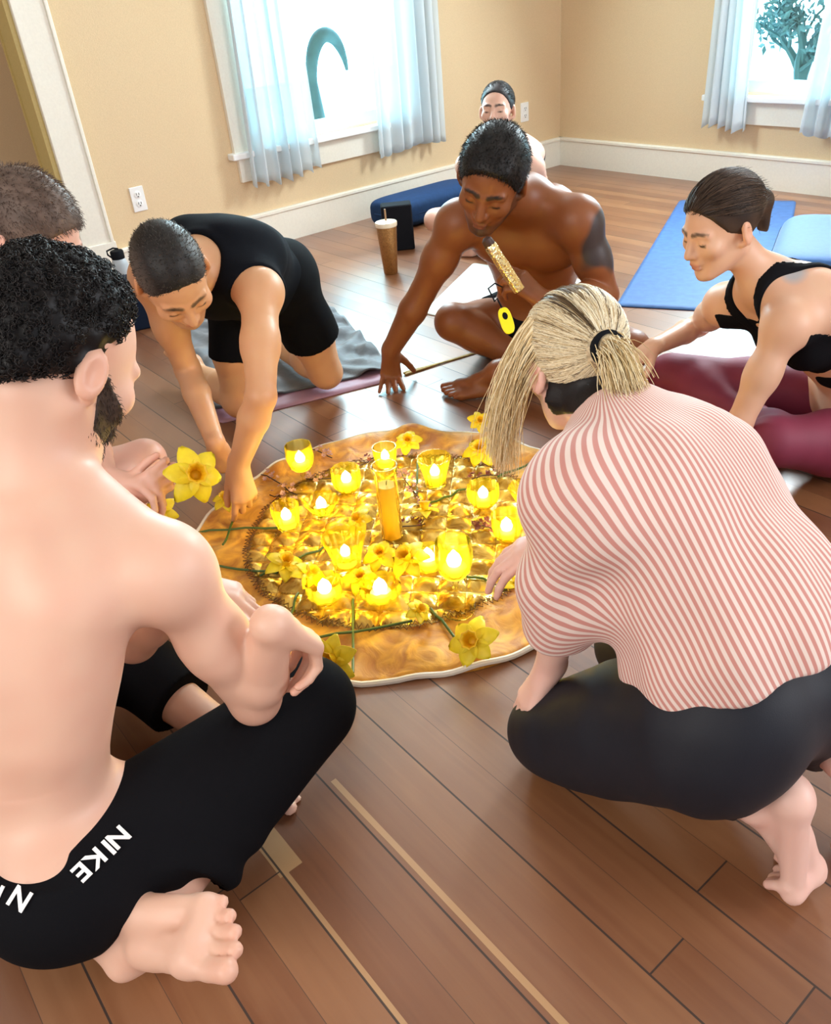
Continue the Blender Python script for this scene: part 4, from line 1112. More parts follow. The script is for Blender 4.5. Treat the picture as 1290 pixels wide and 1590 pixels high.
def daffodil(c, ax, s, stem, label, seed, group='daffodils laid on the round cloth'):
    c = np.array(c, float); pet, tr, sm = daffodil_parts(c, ax, s, stem, seed)
    lift = 0.0
    for q in np.concatenate(pet.v + tr.v):
        if q[2] < .08:
            zz = rug_z(q[0], q[1]) if math.hypot(q[0] - RC0[0], q[1] - RC0[1]) < RR * .99 else 0.0
            lift = max(lift, zz + .0025 - q[2])
    if lift: c = c + V3(0, 0, lift); pet, tr, sm = daffodil_parts(c, ax, s, stem, seed)
    root = empty('daffodil', c, label, 'flower', group)
    p = pet.build('petals', MAT_PETAL, root, auto=180); sd = p.modifiers.new('thickness', 'SOLIDIFY'); sd.thickness = .0008
    t = tr.build('trumpet', MAT_TRUMPET, root, auto=180); sd = t.modifiers.new('thickness', 'SOLIDIFY'); sd.thickness = .0008
    if stem is not None: sm.build('stem', MAT_STEM, root)
    return root
def on_rug(px, py, up=.0):
    p = at_floor(px, py, .03); d = math.hypot(p[0] - RC0[0], p[1] - RC0[1]); z = rug_z(p[0], p[1]) if d < RR * .985 else 0
    return V3(p[0], p[1], z + .005 + up)
def stem_line(a, b, n=7):
    a2, b2 = on_rug(*a), on_rug(*b); pts = []
    for i in range(n):
        q = lerp(a2, b2, i / (n - 1)); d = math.hypot(q[0] - RC0[0], q[1] - RC0[1]); z = (rug_z(q[0], q[1]) if d < RR * .985 else .0) + .0075; pts.append(V3(q[0], q[1], z))
    return pts
FL = [((250, 802), (.75, -.45, .5), 1.1, (268, 818), (438, 816), 'daffodil lying on the floor at the left edge with its stem under the reaching hand'),
      ((352, 782), (.2, -.2, .9), .9, (362, 800), (345, 842), 'small daffodil head on the rim of the cloth left of the reaching hand'),
      ((445, 884), (.35, .1, .9), 1.1, (430, 884), (336, 874), 'daffodil left of the large tumbler candle with stem pointing left'),
      ((482, 905), (.5, .4, .75), 1.0, (462, 915), (446, 965), 'daffodil touching the front left faceted candle glass'),
      ((560, 822), (.1, -.5, .85), .9, (510, 842), (402, 889), 'daffodil behind the large tumbler candle with long dark stem to the left'),
      ((592, 872), (.3, -.3, .9), 1.0, None, None, 'stemless daffodil head behind the low round front candle'),
      ((636, 884), (.0, -.5, .85), 1.25, None, None, 'large daffodil head between the front centre candle and the short round candle'),
      ((735, 1008), (.3, -.6, .7), 1.25, (722, 1000), (668, 940), 'large daffodil at the front edge of the cloth towards the blonde woman'),
      ((520, 1036), (.3, -.8, .5), 1.3, (547, 1040), (547, 925), 'daffodil hanging over the front edge of the cloth by the dark knee'),
      ((660, 800), (-.3, .3, .9), 1.0, (655, 782), (722, 756), 'daffodil right of the tall pillar candle with dark stem to the round glass'),
      ((747, 712), (.2, -.4, .9), 1.25, (772, 735), (838, 712), 'large daffodil at the back edge right of the flared candle glass'),
      ((634, 694), (.4, -.3, .85), 1.0, (648, 703), (647, 765), 'daffodil at the back edge between the small straight glass and the flared glass'),
      ((745, 676), (.6, -.3, .6), .8, None, None, 'small daffodil hanging over the back rim of the cloth'),
      ((650, 958), (.6, .2, .7), .7, (640, 960), (462, 990), 'daffodil with the long stem lying across the front border of the cloth'),
      ((800, 912), (.6, .2, .7), .7, (786, 909), (716, 888), 'daffodil beside the goblet candle with short dark stem towards the striped shirt'),
      ((560, 905), (.3, -.2, .9), .9, None, None, 'stemless daffodil head between the two front candle glasses')]
for i, (c, ax, s_, a, b, lb) in enumerate(FL):
    daffodil(on_rug(*c, .021), ax, s_, stem_line(a, b) if a else None, lb, i)
# pink blossom sprigs
MAT_TWIG = simple('dark_twig', (.05, .025, .02), .7)
MAT_BLOSSOM = simple('pink_blossom', (.62, .36, .33), .6, noise=.3, nscale=90)
MAT_BLOSSD = simple('dark_pink_blossom', (.25, .06, .05), .6, noise=.3, nscale=90)
def sprig(a, b, n, label, seed, mat=None, rad=.017):
    r = random.Random(seed); pts = stem_line(a, b, 6); c = pts[0]
    for p in pts: p[2] += .004
    root = empty('blossom_sprig', c, label, 'sprig', 'blossom sprigs on the round cloth')
    s = MB(); s.tube(pts, .0016, 6); s.build('twig', MAT_TWIG, root)
    for k in range(n):
        q = lerp(pts[0], pts[-1], r.random() ** .8) + V3(r.uniform(-rad, rad), r.uniform(-rad, rad), r.uniform(.003, .014)); s = MB()
        ax = unit(V3(r.uniform(-.6, .6), r.uniform(-.6, .6), 1)); u = unit(np.cross(ax, (1, .2, .1))); v = np.cross(ax, u); sc = r.uniform(.8, 1.2)
        for j in range(5):
            t = j * 1.2566 + r.random() * .3; d = u * math.cos(t) + v * math.sin(t); w = np.cross(ax, d)
            s.add([q, q + d * .004 * sc + w * .0035 * sc + ax * .002, q + d * .0085 * sc + ax * .004, q + d * .004 * sc - w * .0035 * sc + ax * .002], [(0, 1, 2, 3)])
        s.lathe([(.0018, 0), (.0022, .002), (.0005, .003)], q, ax, 6)
        s.build('blossom', mat or MAT_BLOSSOM, root, smooth=False)
sprig((402, 728), (462, 770), 20, 'pink blossom sprig nearest the kneeling man, left of the rear stemmed glass', 1)
sprig((418, 765), (455, 778), 10, 'short pink blossom sprig behind the tapered candle glass', 2)
sprig((486, 702), (515, 708), 9, 'pale blossom sprig right beside the bowl of the rear stemmed glass', 3)
sprig((475, 745), (530, 738), 12, 'pink blossom sprig between the stemmed glass and the faceted glass', 4)
sprig((556, 722), (592, 706), 9, 'dark blossom sprig beside the small straight glass at the back', 5, MAT_BLOSSD)
sprig((622, 732), (662, 792), 24, 'long pink blossom sprig along the right side of the tall pillar candle', 6)
sprig((732, 742), (772, 735), 12, 'dark blossom sprig behind the round ribbed candle glass', 7, MAT_BLOSSD)
sprig((735, 812), (765, 822), 22, 'dense dark red blossom cluster under the round ribbed candle glass', 8, MAT_BLOSSD, .02)
sprig((620, 815), (660, 812), 7, 'few dark blossoms at the foot of the tall pillar candle', 9, MAT_BLOSSD)
# glass pieces lying by the tall goblet
g0 = on_rug(712, 945)
s = MB(); s.lathe([(.030, 0), (.034, .003), (.036, .012), (.034, .013), (.031, .005), (.0005, .004)], g0, n=32, flute=.03, nf=12)
tag(s.build('glass_dish', MAT_CLEAR, origin=g0), 'small clear glass dish in front of the tall goblet candle', 'dish')
# gold strip modelled in place of a yellow reflection on the floor
mat_gold = simple('gold_reflection_streak', (.55, .38, .09), .5, noise=.4, nscale=50)
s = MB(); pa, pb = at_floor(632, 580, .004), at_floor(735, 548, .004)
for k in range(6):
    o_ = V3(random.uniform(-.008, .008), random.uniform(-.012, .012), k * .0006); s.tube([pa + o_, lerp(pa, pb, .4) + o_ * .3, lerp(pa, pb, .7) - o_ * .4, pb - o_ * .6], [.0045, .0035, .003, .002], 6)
tag(s.build('gold_streak', mat_gold, origin=pa), 'flat golden strip standing in for a reflection on the boards beside the knee of the shirtless man', 'streak')
# ------------------------------------------------------------------ joints of the seven people (metres)
RT, DN, TC = Mrows[0], Mrows[1], -Mrows[2]
def PX(px, py, d): return V3(0, 0, CAM_H) + (Mrows.T @ np.array([(px - 645) / 1280.0, (py - 795) / 1280.0, 1.0])) * d
def dirv(r, d, t): return unit(RT * r + DN * d + TC * t)
J_KNEEL = dict(HD=PX(268, 428, 1.93), NK=(-2.005, .872, .600), PV=(-2.25, 1.16, .425), anL=(-2.64, 1.38, .062), anR=(-2.68, 1.05, .062),
    elL=(-1.658, .797, .372), elR=(-2.179, .838, .281), hipL=(-2.215, 1.235, .405), hipR=(-2.30, 1.085, .405), hnL=(-1.671, .706, .119), hnR=(-2.02, .801, .05),
    knL=(-2.265, 1.343, .078), knR=(-2.299, 1.028, .078), shL=(-1.862, .950, .548), shR=(-2.160, .792, .573), wrL=(-1.735, .735, .181), wrR=(-1.981, .788, .129))
J_MID = dict(HD=PX(764, 276, 2.25), NK=PX(818, 312, 2.42), PV=PX(828, 505, 2.92), shL=PX(897, 338, 2.36), shR=PX(713, 342, 2.49),
    elL=PX(938, 458, 2.50), wrL=PX(846, 470, 2.28), hnL=PX(798, 442, 2.24), elR=PX(657, 452, 2.66), wrR=PX(606, 545, 2.78), hnR=(-2.171, 1.547, .042),
    hipR=PX(790, 512, 3.00), hipL=PX(870, 500, 2.88), knR=PX(704, 500, 2.76), knL=(-1.50, 1.98, .15), anR=(-1.83, 1.86, .06), anL=(-1.80, 1.70, .088))
J_RIGHT = dict(HD=PX(1120, 350, 1.93), NK=PX(1192, 442, 2.02), PV=PX(1350, 640, 2.18), shL=PX(1222, 500, 1.93), shR=PX(1125, 470, 2.17),
    elL=PX(1150, 652, 2.00), wrL=PX(1112, 745, 2.05), hnL=PX(1085, 775, 2.08), elR=PX(1085, 505, 2.38), wrR=PX(1012, 540, 2.22), hnR=PX(985, 556, 2.16),
    hipL=PX(1375, 690, 2.12), hipR=PX(1290, 620, 2.30), knL=PX(1200, 685, 2.02), knR=PX(1040, 582, 2.44), anL=(-1.08, 1.98, .06), anR=(-.97, 1.93, .055))
J_BACK = dict(HD=PX(772, 170, 3.65), NK=PX(784, 222, 3.75), PV=(-3.15, 3.17, .12), shL=PX(826, 258, 3.75), shR=PX(724, 256, 3.85), elL=(-2.86, 3.02, .32), elR=(-3.18, 2.92, .30),
    wrL=(-2.90, 2.85, .20), wrR=(-3.05, 2.80, .22), hnL=(-2.95, 2.79, .17), hnR=(-3.02, 2.74, .18), hipL=(-3.07, 3.20, .12), hipR=(-3.23, 3.12, .12),
    knL=(-2.76, 2.83, .15), knR=(-3.31, 2.73, .14), anL=(-3.08, 2.72, .06), anR=(-2.93, 2.79, .06))
J_BLONDE = dict(HD=PX(892, 562, 1.29), NK=PX(966, 690, 1.19), PV=(-.395, .850, .275), shL=PX(900, 772, 1.09), shR=PX(1066, 704, 1.27), elL=PX(876, 925, 1.20), wrL=PX(854, 1035, 1.33), hnL=PX(840, 1080, 1.39),
    elR=(-.76, 1.00, .31), wrR=(-.745, .845, .385), hnR=PX(822, 862, 1.31), hipL=(-.425, .765, .27), hipR=(-.395, .950, .27), knL=PX(853, 1138, 1.405), knR=(-.700, .980, .085), anL=(-.335, .800, .150), anR=(-.285, .945, .165))
J_FORE = dict(HD=PX(91, 556, 1.09), NK=PX(60, 738, 1.12), PV=(-1.010, .005, .130), shL=(-1.255, .075, .585), shR=(-.915, .255, .555), elR=PX(396, 1085, 1.265), wrR=PX(424, 972, 1.13), hnR=PX(446, 985, 1.21),
    elL=(-1.17, .24, .27), wrL=PX(280, 905, 1.30), hnL=PX(350, 915, 1.31), hipR=(-.905, .030, .145), hipL=(-1.085, -.055, .135), knR=PX(475, 1095, 1.39), knL=(-1.42, .22, .16), anR=(-.815, .030, .060), anL=(-1.08, .31, .06))
J_HID = dict(HD=PX(50, 365, 1.78), NK=PX(5, 505, 1.80), PV=(-2.02, .15, .13), shL=(-2.09, .42, .535), shR=(-1.83, .20, .585), elL=(-1.95, .46, .28), elR=(-1.80, .22, .30), wrL=PX(165, 742, 1.86), wrR=PX(190, 775, 1.86), hnL=PX(222, 738, 1.87), hnR=PX(245, 745, 1.86),
    hipL=(-2.08, .23, .13), hipR=(-1.98, .07, .13), knL=(-2.03, .60, .14), knR=(-1.66, .03, .14), anL=(-1.74, .33, .06), anR=(-1.86, .30, .06))
# ------------------------------------------------------------------ bodies, clothes, hair
MAT_SKIN = attr_mat('skin', .46, .45, sss=.12, bump=.05, bscale=180)
MAT_HAIR = attr_mat('hair_strands', .5, .28, bump=.25, bscale=160)
MAT_CLOTH = attr_mat('woven_cloth', .85, .06, bump=.2, bscale=500)
MAT_LEGG = attr_mat('stretch_leggings', .62, .35, bump=.08, bscale=600)
HV = 0.0042
def T(fig, *tags): return [p for p in fig['P'] if p['t'] in tags and not p['sub']]
def gp(fig, off, k, clip, *tags): return [grow(p, off, k, clip) for p in T(fig, *tags)]
def hem(j0, j1, t):
    """half space cutting a limb at fraction t from j0 to j1"""
    return [(lerp(j0, j1, t), unit(np.array(j1) - np.array(j0)))]
def cap(H, r=(.0815, .104, .090), c=(0, -.014, .034), k=.02): return H.el(c[0], c[1], c[2], r, k)

# --- kneeling man in the black tank top
F1 = figure(J_KNEEL, .98, hunch=.045, muscle=1.0, headF=dirv(.40, .84, .10), headU=dirv(.05, -.35, 1.0), hs=1.04,
    hands=dict(L=dict(D=(.22, -.12, -1), N=(-.9, .3, .1), curls=((22, 22, 14), (38, 42, 25), (46, 48, 30), (52, 50, 30)), thumb=(22, 10, 10)),
               R=dict(D=(-.25, .0, -1), N=(-.8, .5, .2), curls=((70, 85, 50),) * 4, thumb=(20, 40, 30))),
    feet=dict(L=dict(T=(-1, .05, -.08), U=(0, .05, -1)), R=dict(T=(-1, .05, -.08), U=(0, .05, -1))))
p1 = person(F1, HV, 'man in black tank top kneeling on hands and knees, reaching over the round cloth', (.62, .33, .17), MAT_SKIN, floor=.002, lip=(.42, .17, .10), brow=(.06, .035, .02), beard=((.25, .15, .09), .25))
sp, fr, up = F1['sp'], F1['fr'], F1['up']; J = F1['J']
tk = [grow(p, .009, max(p['k'], .03)) for p in T(F1, 'torso', 'pelvis')]
for sd in 'LR':
    tk.append(EL(lerp(J['sh' + sd], J['el' + sd], .12), fr(1), (.075, .085, .070), .012, sub=True))
tk += [RC(sp(.80) + fr(.8)[1] * .045, sp(.30) + fr(.3)[1] * .045, .105, .100, .05)]
tk.append(dict(RC(J['NK'] + up * .05, J['NK'] + up * .16, .075, .10, .02, sub=True)))
cloth('tank_top', p1, tk, .005, MAT_CLOTH, (.006, .007, .010), clips=[(sp(-.03), -up)], fold=.004, fscale=22, seed=3)
st = gp(F1, .013, .05, [(sp(.24), up)], 'pelvis')
for sd in 'LR':
    h_ = hem(J['hip' + sd], J['kn' + sd], .56); w = unit(J['kn' + sd] - J['hip' + sd])
    st.append(RC(J['hip' + sd], lerp(J['hip' + sd], J['kn' + sd], .62), .088, .090, .04, clip=h_))
cloth('shorts', p1, st, .005, MAT_CLOTH, (.004, .004, .005), fold=.005, fscale=20, seed=5)
H = F1['H']
hair(p1, H, [cap(H, (.0785, .100, .0865))], .004, MAT_HAIR, (.012, .010, .009), (.10, .085, .075), hairline(H, .066, .012), rough=.0008, scale=260, seed=2, strands=[dict(n=3500, L=.006, jit=.5)],
     mixer=lambda L: np.clip((np.abs(L[:, 0]) - .045) / .03, 0, 1) * .8 + .12 * np.clip(wob(L, 300, 4), 0, 1))

# --- shirtless man with the foil wand
F2 = figure(J_MID, 1.04, hunch=.05, muscle=1.13, headF=dirv(-.30, .86, .42), headU=dirv(.05, -.5, .85), hs=1.06,
    hands=dict(R=dict(D=(-.05, -.08, -1), N=(-.75, .5, 0), curls=((-62, 4, 4), (-66, 4, 4), (-66, 4, 4), (-60, 4, 4)), spread=20, thumb=(50, 10, 5)),
               L=dict(D=dirv(-.75, -.55, .25), N=dirv(-.2, .35, -.9), curls=((35, 50, 30), (42, 55, 30), (46, 55, 35), (50, 55, 35)), thumb=(35, 20, 10))),
    feet=dict(L=dict(T=(-.72, -.69, 0), U=(-.05, -.2, 1)), R=dict(T=(.6, -.5, 0), U=(-.3, -.6, .6))))
tat = [(EL(lerp(F2['J']['shL'], F2['J']['elL'], .36) + .03 * dirv(.6, 0, .6), F2['fr'](1), (.07, .07, .105), .02), (.035, .036, .042), .010, .93, .012)]
p2 = person(F2, HV, 'shirtless brown-skinned man sitting cross-legged, sniffing a foil wand, other hand on the floor', (.245, .078, .024), MAT_SKIN, floor=.002, lip=(.20, .06, .04), brow=(.008, .006, .005),
            beard=((.02, .012, .010), .55), paints=tat, redden=.05)
J = F2['J']; sp, fr, up = F2['sp'], F2['fr'], F2['up']
st = gp(F2, .012, .04, [(sp(.2), up)], 'pelvis')
for sd in 'LR': st.append(RC(J['hip' + sd], lerp(J['hip' + sd], J['kn' + sd], .6), .104, .098, .04, clip=hem(J['hip' + sd], J['kn' + sd], .45)))
cloth('shorts', p2, st, .006, MAT_CLOTH, (.010, .010, .012), fold=.005, seed=8, floor=.003)
H = F2['H']
hair(p2, H, [cap(H, (.084, .105, .090), (0, -.012, .036)), H.el(0, .035, .072, (.062, .050, .032), .03)], .0045, MAT_HAIR, (.003, .003, .003), (.018, .015, .014), hairline(H, .070, .014), rough=.002, scale=170, seed=3, strands=[dict(n=5000, L=.009, lean=(0, .5, -.2), jit=.4)])

# --- woman at the back
F3 = figure(J_BACK, .95, True, hunch=.03, headF=dirv(-.30, .48, .85), headU=dirv(-.05, -.85, .5), hs=1.0,
    hands=dict(L=dict(N=(0, 0, -1)), R=dict(N=(0, 0, -1))), feet=dict(L=dict(T=(-.8, -.5, 0)), R=dict(T=(.8, -.5, 0))))
p3 = person(F3, .005, 'dark-haired woman sitting by the wall at the back, mostly hidden behind the shirtless man', (.66, .40, .30), MAT_SKIN, floor=.002, lip=(.42, .14, .12), brow=(.02, .012, .01))
sp, up = F3['sp'], F3['up']; J = F3['J']
cloth('top', p3, [grow(p, .007, .04) for p in T(F3, 'torso', 'pelvis')], .006, MAT_CLOTH, (.012, .012, .016), clips=[(sp(.76), up), (sp(.1), -up)], fold=.002)
st = gp(F3, .008, .04, [(sp(.16), up)], 'pelvis') + [grow(p, .008, .03, clip=hem(J['hip' + s_], J['kn' + s_], .55)) for s_ in 'LR' for p in T(F3, 'leg' + s_)[:2]]
cloth('shorts', p3, st, .006, MAT_CLOTH, (.012, .012, .016), floor=.003)
H = F3['H']
hair(p3, H, [cap(H, (.080, .102, .089)), SP(H.p(0, -.115, .02), .034, .02)], .0045, MAT_HAIR, (.006, .005, .006), (.045, .035, .035), hairline(H, .062, .010), rough=.0008, scale=200, seed=4,
     strands=[dict(n=1500, L=.1, kind='comb', rad=.0009, tie=H.p(0, -.115, .02), ell=((0, -.012, .034), (.080, .102, .089)), cols=((.004, .003, .003), (.05, .035, .03)), region=lambda L: (L[:, 1] < .05) * (L[:, 2] > .03 + .6 * L[:, 1]))])

# --- woman in burgundy leggings
F4 = figure(J_RIGHT, .95, True, hunch=.045, headF=dirv(-.85, .50, .10), headU=dirv(-.30, -.75, .55), hs=1.0,
    hands=dict(L=dict(N=(-.3, .3, -1)), R=dict(D=dirv(-.8, .5, .2), N=(0, 0, -1), curls=((30, 35, 20),) * 4)), feet=dict(L=dict(T=(-.8, .3, 0), U=(-.1, -.5, .8)), R=dict(T=(.3, -.8, 0), U=(.5, 0, .8))))
A4 = F4['fr'](.8)
tat = [(SP(lerp(F4['J']['NK'], F4['J']['shL'], .45) - A4[1] * .055, .042), (.30, .40, .47), .02, .7, .02), (SP(F4['sp'](.70) - A4[1] * .11 + A4[0] * .04, .045), (.36, .42, .50), .02, .6, .02)]
p4 = person(F4, HV, 'woman with tied brown hair and burgundy leggings sitting on the right, leaning on one arm', (.74, .44, .29), MAT_SKIN, floor=.002, lip=(.55, .22, .17), brow=(.10, .06, .04), paints=tat)
J = F4['J']; sp, fr, up = F4['sp'], F4['fr'], F4['up']
lg = gp(F4, .006, .04, [(sp(.10), up)], 'pelvis') + [grow(p, .006, .03) for p in T(F4, 'legL', 'legR')]
cloth('leggings', p4, lg, .005, MAT_LEGG, (.22, .030, .062), fold=.002, fscale=30, seed=12, floor=.002)
br = [grow(p, .006, .04) for p in T(F4, 'torso')]
a_ = fr(.7)
cloth('sports_top', p4, br, .005, MAT_CLOTH, (.008, .008, .010), clips=[(sp(.60) + a_[1] * .0, unit(up - a_[1] * 1.2)), (sp(.24), -up)], fold=.002, seed=13)
for q in (1, -1):
    x0 = sp(.8) + a_[0] * q * .062
    cloth('strap', p4, [grow(p, .008, .04) for p in T(F4, 'torso')], .004, MAT_CLOTH, (.008, .008, .010), clips=[(x0 + a_[0] * .011, a_[0]), (x0 - a_[0] * .011, -a_[0]), (sp(.52), -up)])
H = F4['H']
tie4 = H.p(0, -.115, .010)
hair(p4, H, [cap(H, (.083, .107, .094), (0, -.016, .036)), SP(H.p(0, -.116, .008), .030, .02), RC(H.p(0, -.13, .0), H.p(0, -.118, -.085), .024, .010, .02)], .0045, MAT_HAIR, (.014, .008, .006), (.060, .036, .024), hairline(H, .066, .012), rough=.0015, scale=200, seed=6,
     strands=[dict(n=1600, L=.1, kind='comb', rad=.0008, tie=tie4, ell=((0, -.016, .036), (.083, .107, .094)), cols=((.012, .007, .005), (.11, .066, .042)), region=lambda L: (L[:, 1] < .078) * (L[:, 2] > .045 + .3 * L[:, 1])), dict(n=400, L=.016, lean=(0, -1, -.1), jit=.2, rad=.0005, region=lambda L: L[:, 1] < .0)])

# --- blonde woman in the striped shirt
F5 = figure(J_BLONDE, .97, True, hunch=.045, headF=dirv(-.27, -.08, -.95), headU=dirv(-.22, -.95, -.05), hs=.96,
    hands=dict(L=dict(D=dirv(-.3, .6, -.3), N=(0, -.1, -1), curls=((14, 18, 10),) * 4, spread=9), R=dict(D=(-.5, -.75, -.25), N=(0, .2, -1), curls=((20, 25, 15),) * 4)),
    feet=dict(L=dict(s=1.15, T=(.16, .05, -1), U=(-1, 0, -.1), bend=60), R=dict(s=1.15, T=(.16, -.02, -1), U=(-1, 0, -.1), bend=60)))
p5 = person(F5, HV, 'blonde woman in pink striped shirt kneeling with her back turned, bending over the cloth', (.80, .50, .41), MAT_SKIN, floor=.002, lip=(.55, .25, .22), brow=(.35, .24, .12))
J = F5['J']; sp, fr, up = F5['sp'], F5['fr'], F5['up']
lg = gp(F5, .008, .05, [(sp(.34), up)], 'pelvis') + [grow(p, .008, .035, clip=hem(J['kn' + s_], J['an' + s_], .93)) for s_ in 'LR' for p in T(F5, 'leg' + s_)]
for s_, q in (('L', 1), ('R', -1)): lg.append(RC(J['hip' + s_] + V3(.01, 0, -.03), lerp(J['hip' + s_], J['kn' + s_], .8), .108, .078, .05))
cloth('leggings', p5, lg, .005, MAT_LEGG, (.007, .008, .014), fold=.0025, fscale=30, seed=15, floor=.002)
# loose shirt: trunk, wide dolman sleeves, flaring hem
sh = [grow(p, .010, .05) for p in T(F5, 'torso')]
sh += [RC(J['NK'] - up * .03, J['NK'] - up * .02 + unit(J['HD'] - J['NK']) * .02, .056, .062, .04),
       RC(lerp(J['shL'], J['shR'], .06), lerp(J['shL'], J['shR'], .94), .062, .062, .06),
       RC(sp(.72) + fr(.7)[1] * .02, sp(.26) + fr(.3)[1] * .01, .092, .150, .05), RC(sp(.26), sp(.02) - up * .02 + fr(0)[1] * .01, .150, .175, .05)]
for s_ in 'LR':
    sh += [RC(J['sh' + s_], J['el' + s_], .056, .052, .06), RC(J['el' + s_], lerp(J['el' + s_], J['wr' + s_], .35), .052, .056, .05, clip=hem(J['el' + s_], J['wr' + s_], .42)),
           RC(lerp(J['el' + s_], J['sh' + s_], .2), sp(.40), .05, .10, .05)]
nk_cut = RC(J['NK'] + unit(J['HD'] - J['NK']) * .055, J['HD'], .062, .09, .02, sub=True); sh.append(nk_cut)
def shirt_attr(V):
    A = fr(.6); c = sp(.5); d = V - c
    lat = d @ A[0]; bk_ = -(d @ A[1]); h_ = d @ up
    ang = np.arctan2(lat, bk_ + .02)
    rad = .155 + .03 * np.clip(-h_ / .3, -1, 1)
    return dict(stripe=ang * rad + .004 * wob(V, 14, 31) + .018 * np.sin(h_ * 5))
def shirt_fold(V):
    A = fr(.6); d = V - sp(.5); lat = d @ A[0]; h_ = d @ up; bk_ = -(d @ A[1])
    low = np.clip((.12 - h_) / .35, 0, 1)
    ang = np.arctan2(lat, bk_)
    return .007 * low * np.sin(ang * 9 + 2.5 * np.sin(h_ * 7)) + .004 * wob(V, 17, 21) + .0025 * np.sin(h_ * 60 + 9 * np.sin(lat * 7)) * np.clip(np.abs(lat) / .2, 0, 1)
hem5 = unit(-up + fr(0)[1] * .05 - fr(0)[0] * .05)
ms, N, L, P = new_mat('pink_striped_cotton'); P.inputs['Roughness'].default_value = .85; P.inputs['Specular IOR Level'].default_value = .2; P.inputs['Sheen Weight'].default_value = .2
a = N.new('ShaderNodeAttribute'); a.attribute_name = 'stripe'; mm = N.new('ShaderNodeMath'); mm.operation = 'MULTIPLY'; mm.inputs[1].default_value = 6.28318 / .0092; L.new(a.outputs['Fac'], mm.inputs[0])
sn = N.new('ShaderNodeMath'); sn.operation = 'SINE'; L.new(mm.outputs[0], sn.inputs[0]); r = N.new('ShaderNodeValToRGB'); r.color_ramp.elements[0].position = .40; r.color_ramp.elements[0].color = (.82, .67, .60, 1); r.color_ramp.elements[1].position = .62; r.color_ramp.elements[1].color = (.60, .27, .23, 1)
mr = N.new('ShaderNodeMapRange'); mr.inputs['From Min'].default_value = -1; L.new(sn.outputs[0], mr.inputs['Value']); L.new(mr.outputs['Result'], r.inputs['Fac']); L.new(r.outputs['Color'], P.inputs['Base Color'])
shirt = cloth('striped_shirt', p5, sh, .005, ms, (.8, .6, .55), clips=[(sp(.15), hem5)], vfold=shirt_fold, attrs=shirt_attr, rel=3)
H = F5['H']
def strand_hair(parent, H, root_fn, n, seed, mat, name='hair', rad=.0012):
    r = np.random.RandomState(seed); mb = MB(); cols = []
    for i in range(n):
        pts, c, w = root_fn(r, i)
        k0 = mb.n; mb.tube(pts, [w * rad * f for f in np.linspace(1, .35, len(pts))], 4, False); cols += [c] * (mb.n - k0)
    V = np.concatenate(mb.v); Q = np.array(mb.f, np.int32)
    return mesh_obj(name, V, Q, mat, parent=parent, col=np.array(cols))
tie = H.p(0, -.112, .010)
# scalp hair combed to the tie, streaked
def mixb(L):
    d = L - np.array([0, -.112, .010]); th = np.arctan2(d[:, 0], d[:, 2]); rr = np.linalg.norm(d, axis=1)
    s_ = .5 + .5 * np.sin(th * 23 + 2 * np.sin(th * 5)) * .6
    part = np.exp(-((np.abs(L[:, 0] - .012)) / .020) ** 2) * (L[:, 1] > -.06) * (L[:, 2] > .05)
    part2 = np.exp(-((th - .52) / .17) ** 2) * 1.1 * (rr > .035) * (rr < .13)
    return np.clip(s_ * .9 + .15 - .75 * part - .6 * part2, 0, 1)
hb = hair(p5, H, [cap(H, (.084, .105, .092), (0, -.012, .036)), SP(tie, .022, .02)], .004, MAT_HAIR, (.13, .08, .04), (.86, .70, .44), [(H.p(0, .085, .02), unit(H.F - H.U * .25)), (H.p(0, .0, -.020), unit(H.F * .45 - H.U))], rough=.0003, scale=220, seed=7, mixer=mixb,
     strands=[dict(n=5200, L=.1, kind='comb', rad=.0006, tie=tie, ell=((0, -.012, .036), (.084, .105, .092)), cols=((.60, .44, .22), (1.0, .92, .70)), region=lambda L: mixb(L * H.s) > .42), dict(n=2400, L=.1, kind='comb', rad=.0006, tie=tie, ell=((0, -.012, .036), (.084, .105, .092)), cols=((.50, .36, .17), (1.0, .88, .62)), region=lambda L: L[:, 2] < .04),
              dict(n=1500, L=.1, kind='comb', rad=.0006, tie=tie, ell=((0, -.012, .036), (.084, .105, .092)), cols=((.07, .045, .025), (.30, .20, .10)), region=lambda L: mixb(L * H.s) < .40)])
BL = [(.88, .72, .42), (.98, .88, .62), (.70, .52, .26), (.48, .33, .15), (.96, .82, .54)]
down = V3(0, 0, -1)
def pony(r, i):
    d0 = unit(dirv(.28, .42, .85) + r.randn(3) * .20); p = tie - H.F * .008 + r.randn(3) * .008; pts = [p]; d = d0
    for k in range(6): d = unit(d + dirv(.08, .95, .25) * .34 + r.randn(3) * .06); pts.append(pts[-1] + d * .0160)
    return pts, BL[r.randint(5)], r.uniform(1.1, 2.2)
def front(r, i):
    q = 1 if r.rand() < .8 else -1
    f_, u_ = r.uniform(-.03, .085), r.uniform(-.005, .095); k_ = 1 - ((f_ + .012) / .105) ** 2 - ((u_ - .036) / .092) ** 2
    p = H.p(q * (.085 * math.sqrt(max(k_, .02)) + .001), f_, u_); pts = [p]; d = unit(H.L * q * .55 + H.F * .25 + down * .6)
    for k in range(9): d = unit(d + down * .30 + r.randn(3) * .07); pts.append(pts[-1] + d * (.0225 if u_ < .06 else .027) * r.uniform(.8, 1.1))
    return pts, BL[r.randint(5)], r.uniform(.9, 1.7)
